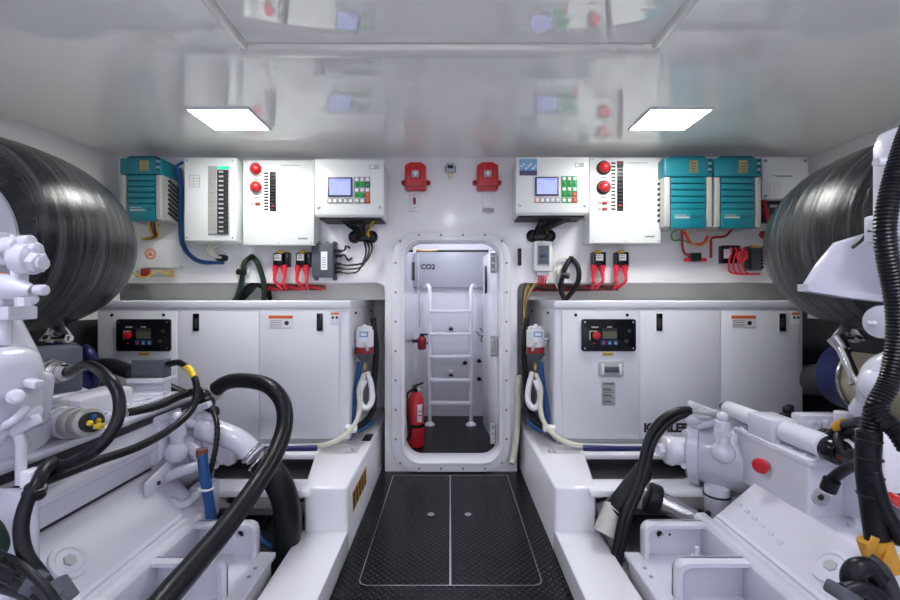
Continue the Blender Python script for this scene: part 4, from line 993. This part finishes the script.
# upper parts
b = B(); b.box(1.44, 1.95, .85, 1.32, .14, 1.42, bev=.04, seg=3); part('cylinder_block', b, 'eng', RE)
pts = [(806,286),(820,264),(838,242),(858,236),(877,230),(895,230),(912,232),(912,301),(880,298),(845,293)]
poly = [(P(x,y,1.45).x, P(x,y,1.45).z) for x, y in pts]
b = B(); b.prism(poly, 'xz', 1.45, 1.475, bev=.008, seg=3)
q = [(P(x,y,1.44).x, P(x,y,1.44).z) for x, y in ((807,291),(850,298),(912,305),(912,299),(850,291),(807,284))]
b.prism(q, 'xz', 1.435, 1.48)
part('heat_shield', b, 'engs', RE, 'pale heat shield')
b = B(); q = [(P(x,y,1.33).x, P(x,y,1.33).z) for x, y in ((881,240),(881,147),(886,132),(900,126),(925,118),(925,240))]
b.prism(q, 'xz', 1.27, 1.36, bev=.008); b.cyl(P(889,162,1.30), P(876,162,1.30), .013); b.cyl(P(873,225,1.30), P(884,225,1.30), .018); b.box(P(872,0,1.34).x, P(890,0,1.34).x, 1.31, 1.37, P(0,242,1.34).z, P(0,215,1.34).z, bev=.008)
part('intake_bracket', b, 'engs', RE)
part('ground_wire', B().tube([P(852,248,1.40), P(862,240,1.38), P(868,232,1.36), P(874,229,1.32)], .005), 'ink', RE)
c0 = P(897,322,1.36); b = B(); b.lathe([(0,.052),(.055,.052),(.066,.046),(.070,.034)], (c0.x,c0.y,c0.z), (-1,0,0)); b.cyl(P(876,323,1.36), P(866,323,1.36), .007); part('breather_cap', b, 'engs', RE)
b = B(); b.tube([P(905,365,1.4), P(885,372,1.42), P(876,385,1.45), P(872,400,1.5), P(862,412,1.55)], lambda f: .060-.02*f, n=16); b.sph(P(877,385,1.42), .05, (1,1,1.2)); part('coolant_elbow', b, 'eng', RE)
part('control_module', B().box(P(874,0,1.25).x, P(898,0,1.25).x, 1.22, 1.30, P(0,490,1.25).z, P(0,432,1.25).z, bev=.008), 'whitep', RE)
# gearbox end
def gearbox(s, eng):
    mm = lambda x, y, Y: P(x if s > 0 else 900-x, y, Y)
    b = B(); c = mm(716, 452, 1.95)
    b.lathe([(0,.135),(.012,.155),(.05,.158),(.055,.140),(.11,.150),(.20,.155),(.35,.14)], c+Vector((-s*.09,.06,.0)), (s*.75,-.55,0), n=32)
    b.obox(c+Vector((s*.10,-.01,.04)), (.20,.16,.24), rot=(0,0,.5*s), bev=.03, seg=3)
    b.sph(c+Vector((s*.02,-.07,-.07)), .075); b.sph(c+Vector((s*.13,-.06,-.06)), .085)
    b.obox(c+Vector((s*.02,-.05,.12)), (.16,.06,.05), rot=(0,.4*s,.4*s), bev=.015)
    for k in range(6):
        a = k*PI/3+.3; q = c+Vector((-s*.10+.0, .05, 0)); u = Vector((s*.55,.75,0)); 
        pp = q+u*.145*math.cos(a)+Vector((0,0,.145*math.sin(a))); b.cyl(pp, pp+Vector((-s*.75,-.55,0))*-.05+Vector((-s*.02,-.015,0)), .013, n=8)
    part('gearbox_casing', b, 'eng', eng)
    b = B(); a0 = mm(664,450,1.98); b.cyl(a0, a0+Vector((s*.13,-.02,-.0)), .062, bev=.008); b.cyl(a0+Vector((s*.02,0,0)), a0+Vector((s*.035,-.003,0)), .068); b.cyl(a0-Vector((s*.03,0,0)), a0, .03, n=6)
    part('oil_pump', b, 'engs', eng)
    b = B(); p = mm(690,404,1.92); q = mm(712,412,1.88); b.obox((p+q)/2, ((q-p).length+.02,.04,.030), rot=(0,.35*s,0), bev=.008); b.sph(mm(694,418,1.9), .035, (1.3,.8,.8)); b.tube([mm(690,420,1.93), mm(700,425,1.9), mm(722,420,1.85)], .020)
    part('shift_arm', b, 'eng', eng)
    b = B(); p = mm(722.5, 447, 1.78); b.cyl(p, p+Vector((0,0,.11)), .028, bev=.004); b.cyl(p+Vector((0,0,.05)), p+Vector((0,0,.075)), .036, n=6); b.sph(p+Vector((0,0,.125)), .022); b.sph(p+Vector((.0,-.005,-.02)), .045); part('oil_fitting', b, 'eng', eng)
gearbox(1, RE)
c = P(717, 480, 1.86); b = B(); b.lathe([(0,.046),(.16,.050),(.165,.053),(.175,.053)], (c.x,c.y,.10), (0,0,1)); b.lathe([(.176,.054),(.184,.054)], (c.x,c.y,.10), (0,0,1), mi=1); b.lathe([(.184,.05),(.215,.048),(.225,.03)], (c.x,c.y,.10), (0,0,1))
part('oil_filter', b, ['engs', 'dgreen'], RE, 'white oil filter with green rim')

# ---- left engine
LE = thing('marine_engine', 'left white painted marine engine with slate grey terminal boxes on top', 'engine', (-1.35, 1.2, .10), 'pair of white marine engines')
bracket(-1, LE); onf = casing(-1, LE); gearbox(-1, LE)
b = B(); b.prism([(-1.20,.445),(-1.195,.50),(-1.185,.52),(-1.185,.60),(-1.20,.63),(-1.8,.63),(-1.8,.445)], 'xz', .3, 1.88, bev=.008, seg=3)
b.box(-1.215, -1.178, 1.72, 1.90, .45, .65, bev=.02); part('exhaust_manifold', b, 'engs', LE)
b = B(); b.prism([(-1.187,.515),(-1.170,.525),(-1.166,.550),(-1.172,.562),(-1.187,.566)], 'xz', .9, 1.71, bev=.003); part('manifold_ridge', b, 'engs', LE)
b = B(); b.box(-1.19, -1.165, 1.73, 1.86, .47, .62, bev=.01); b.cyl((-1.166,1.80,.50), (-1.158,1.80,.50), .014, mi=1); part('end_flange', b, ['engs', 'dark'], LE)
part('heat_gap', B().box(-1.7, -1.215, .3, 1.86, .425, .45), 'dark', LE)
b = B(); b.prism([(-1.19,.655),(-1.175,.672),(-1.175,.684),(-1.21,.684),(-1.5,.684),(-1.5,.655)], 'xz', .9, 2.0, bev=.002); b.box(-1.205, -1.19, .9, 1.98, .628, .656, mi=1); part('side_rail', b, ['engs', 'dark'], LE)
b = B(); b.box(-1.64, -1.215, 1.47, 1.93, .672, .712, bev=.006)
for k in range(4):
    b.box(-1.60, -1.40, 1.50+k*.105, 1.58+k*.105, .708, .722, bev=.004); b.box(-1.38, -1.24, 1.51+k*.105, 1.57+k*.105, .708, .718, bev=.004)
    b.cyl((-1.23, 1.53+k*.11, .71), (-1.23, 1.53+k*.11, .722), .010, n=6)
part('valve_cover', b, 'eng', LE)
b = B()
for k in range(4): b.box(-1.216, -1.207, 1.50+k*.11, 1.54+k*.11, .680, .700, bev=.002)
part('cover_clip', b, 'lgrey', LE)
X0, X1, Z0, Z1 = pxr(131, 163, 360, 378, 1.95)
b = B(); b.box(X0, X1, 1.95, 2.01, Z0, Z1, bev=.004); tb = part('terminal_box', b, 'grey', LE, 'small slate grey terminal box')
part('cable_gland', B().cyl(P(164,366,1.98), P(170,364,1.97), .016, mi=0, n=12), 'steel', tb)
b = B(); b.box(X0-.01, X1+.01, 1.93, 2.03, Z0-.022, Z0, bev=.005); b.box(X0+.02, X1+.0, 1.95, 2.01, .66, Z0-.02, bev=.006); part('terminal_box_base', b, 'engs', LE)
cb = Vector((-1.51, 1.59, .862)); rz = .95
b = B(); b.obox(cb, (.20,.16,.165), rot=(0,0,rz), bev=.006); tb = part('terminal_box', b, 'grey', LE, 'large slate grey terminal box')
b = B(); b.obox(cb-Vector((.10,-.12,.01)), (.14,.14,.14), rot=(0,0,rz), bev=.006); part('rear_box', b, 'grey', LE)
b = B(); b.obox(cb+Vector((.01,-.01,-.095)), (.25,.20,.022), rot=(0,0,rz), bev=.006); b.obox(cb+Vector((.0,.0,-.135)), (.20,.16,.07), rot=(0,0,rz), bev=.006); part('box_shelf', b, 'engs', LE)
g0 = cb+Vector((.81,-.58,.005))*.078; g1 = g0+Vector((.95,-.30,.03))*.115
b = B(); b.cyl(g0, g0+(g1-g0)*.25, .046, n=8); b.cyl(g0+(g1-g0)*.25, g0+(g1-g0)*.5, .040, n=24); b.cyl(g0+(g1-g0)*.5, g0+(g1-g0)*.75, .036, n=8); b.cyl(g0+(g1-g0)*.7, g1, .032, r2=.024, n=24)
part('cable_gland', b, 'steel', tb)
b = B(); p = P(48, 424, 1.42); q = P(92, 422, 1.30)
for k in range(5): 
    u = p+(q-p)*(k/5); v = p+(q-p)*((k+.8)/5); b.cyl(u, v, .056-.003*k, mi=0 if k < 3 else 1, bev=.005)
u = q+(p-q)*.05; b.cyl(p, u, .040, mi=1); b.cyl(q-(q-p)*.04, q+(q-p)*.03, .030, mi=2)
for k in range(4): 
    a = k*PI/2; w_ = q+(q-p)*.04; b.sph(w_+Vector((0,.014*math.cos(a),.014*math.sin(a))), .009, mi=3 if k % 2 else 4)
part('round_connector', b, ['engs', 'fin', 'ink', 'blue', 'yellow'], LE)
part('yellow_connector', B().obox(P(99,426,1.29), (.022,.02,.016), bev=.004), 'yellow', LE)
b = B(); b.box(P(42,0,1.45).x, P(80,0,1.45).x, 1.45, 1.7, P(0,460,1.45).z, P(0,400,1.45).z, bev=.015); b.box(P(26,0,1.35).x, P(40,0,1.35).x, 1.35, 1.6, P(0,462,1.35).z, P(0,408,1.35).z, bev=.006, mi=1); part('connector_housing', b, ['engs', 'lgrey'], LE)
b = B(); b.tube([P(-12,305,1.2), P(-4,345,1.2), P(2,375,1.2), P(8,410,1.22), P(10,440,1.25)], lambda f: .050+.04*math.sin(min(f*1.4,1)*PI*.6), n=20)
b.obox(P(28,400,1.2), (.075,.10,.16), rot=(0,.12,0), bev=.025, seg=3); b.sph(P(22,380,1.18), .045, (1.1,1,.9)); b.sph(P(12,415,1.15), .065, (1.1,.8,.8)); b.sph(P(5,440,1.2), .06); b.obox(P(-14,390,1.1), (.16,.2,.22), bev=.05, seg=3)
part('coolant_elbow', b, 'eng', LE)
b = B(); b.obox(P(30,383,1.13), (.055,.03,.022), rot=(0,.2,0), bev=.006); b.obox(P(26,425,1.12), (.07,.03,.03), rot=(0,-.5,0), bev=.008); b.cyl(P(14,396,1.09), P(16,397,1.04), .018, bev=.004); b.cyl(P(16,397,1.045), P(16.5,397,1.03), .010, n=6); b.tube([P(-5,372,1.10), P(8,378,1.10), P(20,372,1.12)], .012); b.tube([P(0,428,1.08), P(14,420,1.07), P(26,408,1.10)], .010)
part('elbow_fittings', b, 'engs', LE)
# upper valve cluster
Y = 1.12
b = B(); b.box(P(-12,0,Y).x, P(16,0,Y).x, Y-.03, Y+.05, P(0,266,Y).z, P(0,238,Y).z, bev=.006); b.cyl(P(-10,247,Y-.03), P(20,247,Y-.03), .026, bev=.004); b.cyl(P(5,247,Y-.03), P(8,247,Y-.03), .031); b.cyl(P(17,247,Y-.02), P(21,247,Y-.02), .034, n=6)
b.box(P(-8,0,Y).x, P(13,0,Y).x, Y-.05, Y, P(0,240,Y).z, P(0,233,Y).z, bev=.004)
part('valve_body', b, 'engs', LE)
b = B(); b.box(P(21,0,Y).x, P(30,0,Y).x, Y-.03, Y+.0, P(0,300,Y).z, P(0,244,Y).z, bev=.005); b.cyl(P(19,259,Y-.02), P(34,259,Y-.02), .040, bev=.004, n=28); b.cyl(P(22,242,Y-.02), P(32,242,Y-.02), .018, bev=.003); b.box(P(20,0,Y).x, P(33,0,Y).x, Y-.04, Y-.02, P(0,252,Y).z, P(0,241,Y).z, bev=.004)
b.cyl(P(33,262,Y-.02), P(41,263,Y-.02), .027, n=6, bev=.003); b.cyl(P(40,263,Y-.02), P(44,263,Y-.02), .017); b.cyl(P(33,249,Y-.02), P(39,249,Y-.02), .017, n=8, bev=.002); b.cyl(P(24,297,Y-.02), P(24,306,Y-.02), .018, n=8)
part('valve_flange', b, 'engs', LE)
b = B(); b.lathe([(0,.034),(.03,.036),(.08,.030),(.12,.014)], P(-14,284,Y-.02), P(28,290,Y-.02)-P(-14,284,Y-.02), n=24); part('injector_cone', b, 'engs', LE)
part('orange_band', B().cyl(P(0,286,Y-.02), P(3,286.5,Y-.02), .0365), 'orange', LE)
b = B(); b.cyl(P(26,289,Y-.02), P(37,290,Y-.02), .012, n=6, mi=1); b.cyl(P(36,290,Y-.02), P(46,290,Y-.02), .014, bev=.003); b.sph(P(31,299,Y-.01), .016); part('valve_handle', b, ['engs', 'steel'], LE)
b = B(); b.box(P(-12,0,Y).x, P(20,0,Y).x, Y-.03, Y+.05, P(0,320,Y).z, P(0,306,Y).z, bev=.005); b.box(P(-12,0,Y).x, P(14,0,Y).x, Y-.03, Y+.05, P(0,306,Y).z, P(0,296,Y).z, bev=.005); b.cyl(P(3,318,Y), P(3,345,Y), .018, bev=.004); b.cyl(P(-2,236,Y+.03), P(-2,350,Y+.03), .024); part('pipe_bracket', b, 'engs', LE)
b = B(); b.tube([P(-5,445,1.12), P(6,432,1.12), P(17,433,1.12), P(21,444,1.12), P(21,460,1.12), P(21,484,1.12)], .012); part('hook_pipe', b, 'engs', LE)
b = B(); b.box(P(26,0,1.12).x, P(38,0,1.12).x, 1.10, 1.14, P(0,486,1.12).z, P(0,469,1.12).z, bev=.006); part('cable_clip', b, 'whitep', LE)
b = B(); b.box(-1.4, P(38,0,1.12).x, 1.10, 1.135, P(0,590,1.12).z, P(0,488,1.12).z, bev=.02, seg=3); part('side_cover', b, 'eng', LE)
b = B(); b.box(-1.95, -1.45, .85, 1.5, .14, 1.05, bev=.04, seg=3); part('cylinder_block', b, 'eng', LE)
b = B(); q0 = P(132,500,1.72); b.prism([(1.62,.37),(1.86,.44),(1.90,.47),(1.88,.50),(1.62,.43)], 'yz', -1.155, -1.14, bev=.003); b.cyl((-1.14,1.68,.405), (-1.135,1.68,.405), .008, mi=1); part('lifting_lug', b, ['engs', 'ink'], LE)
b = B()
for k in range(3): b.cyl(P(180+7*k,440+9*k,1.85), P(196+7*k,452+9*k,1.80), .022, bev=.005)
for k in range(3): b.sph(P(178+10*k,425+18*k,1.86), .032)
b.obox(P(205,500,1.85), (.09,.10,.16), bev=.02); b.tube([P(165,478,1.75), P(185,470,1.75), P(205,465,1.8)], .022); b.tube([P(160,495,1.72), P(182,505,1.72), P(200,492,1.8)], .018); b.obox(P(178,425,1.9), (.05,.08,.12), bev=.02)
part('oil_cooler', b, 'eng', LE)

# ================================================================ HOSES AND CABLES
hose('large_hose', [(212,392,2.15),(228,382,2.13),(250,381,2.10),(270,387,2.05),(283,404,2.0),(284,428,1.93),(273,458,1.80),(253,490,1.66),(226,527,1.47),(196,563,1.30),(160,605,1.14),(120,660,1.0)], .0365, 'black', 'large black rubber hose looping over from the left engine to the front', 'hose', n=20)
b = B(); b.cyl(P(203,399,2.16), P(216,390,2.14), .044); b.cyl(P(200,402,2.17), P(204,398,2.16), .05, n=8, mi=1); solo('hose_coupling', b, ['fin', 'blackg'], 'ribbed brown metal coupling at the end of the large looping hose', 'hose coupling')
hose('suction_hose', [(262,462,1.85),(274,476,1.84),(284,496,1.84),(288,522,1.84),(286,548,1.84),(283,585,1.82)], .056, 'black', 'short thick black hose dropping into the bilge from the white elbow', 'hose', n=20)
b = B(); b.tube([P(203,428,1.90), P(222,434,1.88), P(240,442,1.87), P(256,456,1.86)], lambda f: .052-.006*f, n=20); b.torus(P(252,452,1.865), .047, .008, (1,.1,-.9), mi=1); b.torus(P(259,459,1.855), .052, .006, (1,.1,-.9), mi=1)
solo('pipe_elbow', b, ['eng', 'steel'], 'white elbow pipe with steel clamp above the thick black bilge hose', 'pipe')
hose('terminal_cable', [((g1.x/g1.y)*F+450,300-(g1.z-CH)*F/g1.y,g1.y),(88,365,1.42),(106,376,1.30),(118,394,1.27),(118,418,1.24),(104,442,1.20),(80,460,1.18),(50,468,1.2),(10,478,1.2)], .0165, 'black', 'thick black cable bending down from the large grey terminal box', 'cable', n=14)
hose('thin_cable', [(168,364,1.97),(180,363,1.95),(192,373,1.90),(197,390,1.85),(192,409,1.80),(172,428,1.68),(140,446,1.50),(100,460,1.34),(60,475,1.22),(20,490,1.14),(-15,500,1.1)], .0145, 'black', 'thin black cable with a yellow mark running from the small grey box', 'cable')
b = B(); b.tube([P(185,366,1.935), P(191,371,1.905), P(194.5,378,1.88)], .0155); solo('cable_marker', b, 'yellow', 'yellow marker sleeve on the thin black cable by the small grey box', 'marker')
hose('rear_pipe', [(95,365,2.1),(112,366,2.1),(131,372,2.1)], .036, 'black', 'short black pipe passing behind the small grey terminal box', 'pipe')
hose('rear_pipe', [(160,385,2.1),(178,393,2.12),(200,402,2.15)], .030, 'black', 'black pipe between the small grey terminal box and the hose coupling', 'pipe')
hose('sleeved_cable', [(128,413,1.62),(142,410,1.66),(162,404,1.74),(180,396,1.83),(200,390,1.92)], .018, 'black', 'braided black cable lying along the left engine valve cover', 'cable', corr=.12, pitch=.02)
b = B(); b.tube([P(202,398,1.98), P(211,408,1.9), P(217,424,1.82), P(216,445,1.78), P(212,465,1.76), P(207,488,1.76)], .012, corr=.2, pitch=.025)
b.sph(P(207,403,1.95), .035, mi=0); b.sph(P(213,412,1.92), .028); b.sph(P(204,396,1.97), .03)
solo('wire_conduit', b, 'black', 'black wire conduit hanging from the large hose coupling', 'conduit')
b = B(); b.tube([P(202,451,1.74), P(204,470,1.73), P(208,495,1.72), P(212,522,1.72)], .020); b.cyl(P(202,449,1.74), P(202,456,1.74), .022, mi=1); b.torus(P(206,488,1.725), .024, .005, (.1,0,1), mi=2)
solo('blue_strap_hose', b, ['blue', 'brown', 'whitep'], 'bright blue hose with brown end on the left gearbox', 'hose')
b = B(); b.tube([P(52,462,1.12), P(44,470,1.08), P(36,486,1.04), P(26,505,1.02), P(21,530,1.0), P(26,555,.99), P(40,575,.98), P(56,600,.97)], .015, n=14); b.torus(P(36,488,1.04), .016, .007, (.4,0,.8)); b.torus(P(34,494,1.04), .017, .007, (.4,0,.8)); b.cyl(P(50,585,.975), P(60,605,.965), .032, r2=.036, n=16, mi=1)
solo('engine_harness', b, ['black', 'grey'], 'black harness hanging down at the lower left of the photo', 'wire harness')
for k in range(4):
    hose('connector_lead', [(-20,545+12*k,.97),(0,555+11*k,.97),(22,566+10*k,.95),(48,590+8*k,.93),(60,612,.92)], .009, 'black' if k % 2 == 0 else 'dark', ('topmost','second','third','lowest')[k]+' of four black leads fanning into the lower left corner', 'cable', 'black leads in the lower left corner')
hose('green_hose', [(-12,520,1.05),(-3,530,1.05),(2,545,1.05),(-5,560,1.05)], .015, 'dgreen', 'dark green hose end at the left edge', 'hose')
hose('blue_bilge_hose', [(255,525,1.86),(262,540,1.84),(278,548,1.85),(295,545,1.88)], .010, 'blue', 'thin blue hose curving in the left bilge behind the mounting bracket', 'hose')
def fitting_cluster(s, label):
    mm = lambda x, y, Y: P(x if s > 0 else 900-x, y, Y)
    b = B(); b.cyl(mm(598,500,2.0), mm(607,520,2.0), .03, bev=.005); b.torus(mm(600,495,1.98), .03, .008, (0,1,.3), mi=1); b.cyl(mm(595,488,2.0), mm(603,492,1.98), .012, mi=2, n=8); b.cyl(mm(602,522,2.0), mm(610,545,2.0), .024, bev=.004)
    solo('bilge_valve', b, ['lgrey', 'ink', 'brass'], label, 'valve', 'bilge valves beside the bearers')
fitting_cluster(-1, 'grey bilge valve behind the left bearer, beside the thick black hose')
fitting_cluster(1, 'grey bilge valve behind the right bearer, beside the twin thin hoses')
b = B(); b.sph(P(238,505,2.1), .06); b.sph(P(255,498,2.15), .055); b.tube([P(225,510,2.1), P(245,490,2.15), P(268,505,2.15), P(262,530,2.1)], .02); b.obox(P(245,515,2.12), (.12,.08,.07), bev=.01)
solo('bilge_pump', b, 'black', 'black pump in the left bilge behind the large hose', 'pump')

# right side hoses
for k, (dx, dy) in enumerate(((0, 0), (5, 5))):
    hose('control_hose', [(694+dx*.2,410+dy*.9,1.90),(678+dx*.6,411+dy*.9,1.90),(660+dx,421+dy,1.89),(648+dx,440+dy*.5,1.87),(641+dx,468,1.84),(634+dx,492,1.81),(624+dx,515,1.78),(617+dx,545,1.76),(612+dx,570,1.74)], .0165, 'black', ('outer' if k == 0 else 'inner')+' of the two thin black hoses arching off the right gearbox', 'hose', 'twin control hoses on the right gearbox')
b = B(); b.cyl(P(692,410,1.90), P(718,414,1.86), .018); b.cyl(P(700,411,1.89), P(706,412,1.88), .023, n=6); b.cyl(P(692,417,1.89), P(712,417,1.87), .014); solo('hose_fitting', b, 'lgrey', 'grey metal fitting joining the twin black hoses to the right gearbox', 'hose fitting')
b = B(); b.cyl(P(646,468,1.87), P(612,513,1.83), .042, bev=.008); b.cyl(P(613,508,1.835), P(604,534,1.80), .038, r2=.046, mi=1); b.cyl(P(614,509,1.84), P(612,513,1.83), .046, mi=1)
solo('bilge_hose', b, ['black', 'fin'], 'fat black hose with pale grey end leaning behind the right bearer', 'hose')
b = B(); b.cyl(P(655,498,1.88), P(705,524,1.80), .040, mi=0); b.cyl(P(646,496,1.89), P(660,502,1.87), .066, mi=1, bev=.01); b.torus(P(697,521,1.82), .045, .012, (1,-.9,-.4), mi=1); b.torus(P(704,523,1.80), .045, .012, (1,-.9,-.4), mi=1)
solo('shaft_pipe', b, ['steel', 'black'], 'polished metal pipe with black couplings low behind the right bracket', 'pipe')
# lever and dark fittings on top of the right gearbox
b = B(); b.tube([P(770,417,1.9), P(780,419,1.88), P(787,414,1.88), P(791,405,1.88)], .012); b.sph(P(788,410,1.88), .022); b.sph(P(775,419,1.88), .02); b.obox(P(783,417,1.88), (.07,.03,.03), rot=(0,-.5,0), bev=.006)
solo('sensor_plug', b, 'black', 'black sensor plug standing on top of the right engine', 'plug')
b = B(); b.tube([P(810,437,1.50), P(822,440,1.46), P(834,433,1.42), P(845,425,1.38), P(860,422,1.30)], .016, mi=0); b.cyl(P(836,428,1.41), P(846,423,1.38), .018, mi=1)
solo('harness_branch', b, ['black', 'ytape'], 'black cable branch with ochre tape crossing to the corrugated conduit', 'cable')
b = B(); b.tube([P(829,486,1.33), P(835,477,1.32), P(848,468,1.28), P(862,462,1.22), P(872,460,1.15)], .016); b.cyl(P(828,490,1.33), P(832,480,1.32), .022, mi=0); b.cyl(P(827,494,1.33), P(828,490,1.33), .013, mi=1)
solo('sensor_cable', b, ['black', 'whitep'], 'short black cable with plug in front of the right engine side block', 'cable')
b = B(); b.tube([P(x,y,1.08) for x,y in ((918,110),(906,140),(896,172),(890,195),(885,225),(887,255),(893,285),(897,315),(896,350),(889,382),(876,408),(869,440))], .0235, n=18, corr=.13, pitch=.009)
solo('corrugated_conduit', b, 'black', 'long corrugated black conduit sweeping down the right edge', 'conduit')
b = B(); b.tube([P(874,405,1.08), P(884,420,1.06), P(898,432,1.04), P(910,450,1.02)], .024, n=16, corr=.13, pitch=.009); solo('corrugated_branch', b, 'black', 'short corrugated black branch bending to the right edge', 'conduit')
b = B(); b.tube([P(869,432,1.06), P(868,470,1.06), P(873,510,1.06), P(878,545,1.05)], .025, n=16); b.tube([P(872,470,1.05), P(882,505,1.04), P(902,540,1.03)], .018, n=12)
for y in (440, 458, 476, 495): b.torus(P(868+(y-440)*.05,y,1.06), .0255, .003, (.05,0,1))
solo('conduit_sleeve', b, 'black', 'taped black sleeve below the corrugated conduit', 'conduit')
b = B(); b.tube([P(874,540,1.05), P(878,552,1.045), P(885,568,1.04)], .034, n=16); b.obox(P(872,546,1.02), (.02,.004,.045), rot=(0,.4,0), bev=.001); b.obox(P(886,562,1.01), (.02,.004,.05), rot=(0,.5,0), bev=.001)
solo('tape_wrap', b, 'ytape', 'ochre tape wrapped round the black conduit, lower right', 'tape')
for k in range(3):
    hose('corner_pipe', [[(866,560,1.0),(880,572,.98),(893,600,.96)], [(860,600,.97),(852,582,.97),(856,570,.97),(868,568,.97),(880,580,.96)], [(845,592,.95),(862,588,.95),(878,598,.94),(890,612,.93)]][k], (.021,.022,.018)[k], ('dark','black','black')[k], ('straight dark grey pipe slanting out of the lower right corner', 'black hose bent in a hook in the lower right corner', 'black hose end along the bottom edge near the lower right corner')[k], 'hose')
b = B(); b.obox(P(843,594,.95), (.05,.05,.03), rot=(0,.5,.2), bev=.006); solo('grey_connector', b, 'grey', 'slate grey connector block at the bottom edge, lower right', 'connector')
hose('battery_pipe', [(880,520,1.12),(893,535,1.11),(910,540,1.1)], .022, 'dark', 'thick dark pipe crossing behind the ochre tape', 'pipe')
b = B(); b.obox(P(900,503,1.15), (.05,.04,.028), rot=(0,.6,0), bev=.006); solo('red_connector', b, 'red', 'red connector at the right edge below the white module', 'connector')

b = B(); b.tube([P(846,424,1.42), P(838,440,1.38), P(846,455,1.34), P(860,452,1.28)], .014); b.tube([P(848,430,1.40), P(856,440,1.36), P(862,436,1.28)], .012); b.sph(P(846,432,1.40), .022)
solo('cable_cluster', b, 'black', 'knot of short black cables beside the corrugated conduit, below the ochre taped branch', 'cable')
for k, (x, y) in enumerate(((20, 572), (38, 586))):
    b = B(); b.obox(P(x,y,.96), (.10,.035,.03), rot=(0,.55,.2), bev=.005); b.obox(P(x+14,y+11,.95), (.03,.04,.035), rot=(0,.55,.2), bev=.005, mi=1)
    solo('cable_connector', b, ['blackg', 'grey'], ('upper','lower')[k]+' of two black plug connectors among the leads in the lower left corner', 'connector', 'plug connectors in the lower left corner')
# small grommets and vent on the bearers
for s, lb in ((-1, 'left'), (1, 'right')):
    c = Vector((s*.56, 2.38, .28)); b = B(); b.lathe([(0,.02),(.008,.018),(.02,.010),(.024,.004)], c, (0,0,1)); solo('deck_bolt', b, 'lgrey', 'grey dome bolt on the %s bearer top in front of the generator' % lb, 'bolt', 'dome bolts on the bearers')
b = B(); b.obox((-.50, 2.62, .282), (.05,.12,.006), bev=.001); solo('drain_grate', b, 'ink', 'small black drain plate on the left bearer beside the door', 'drain')

# ================================================================ CAMERA, WORLD, VIEW
cam = bpy.data.cameras.new('camera'); co = bpy.data.objects.new('camera', cam); C.objects.link(co)
co.location = (0, 0, CH); co.rotation_euler = (PI/2, 0, 0); cam.sensor_width = 36; cam.lens = F/900*36; cam.clip_start = .05
bpy.context.scene.camera = co
w = bpy.data.worlds.new('world'); bpy.context.scene.world = w; w.use_nodes = True
w.node_tree.nodes['Background'].inputs[0].default_value = (.02, .02, .022, 1)
vs = bpy.context.scene.view_settings
vs.view_transform = 'Standard'; vs.look = 'None'; vs.gamma = 1; vs.use_curve_mapping = False; vs.exposure = 0.1
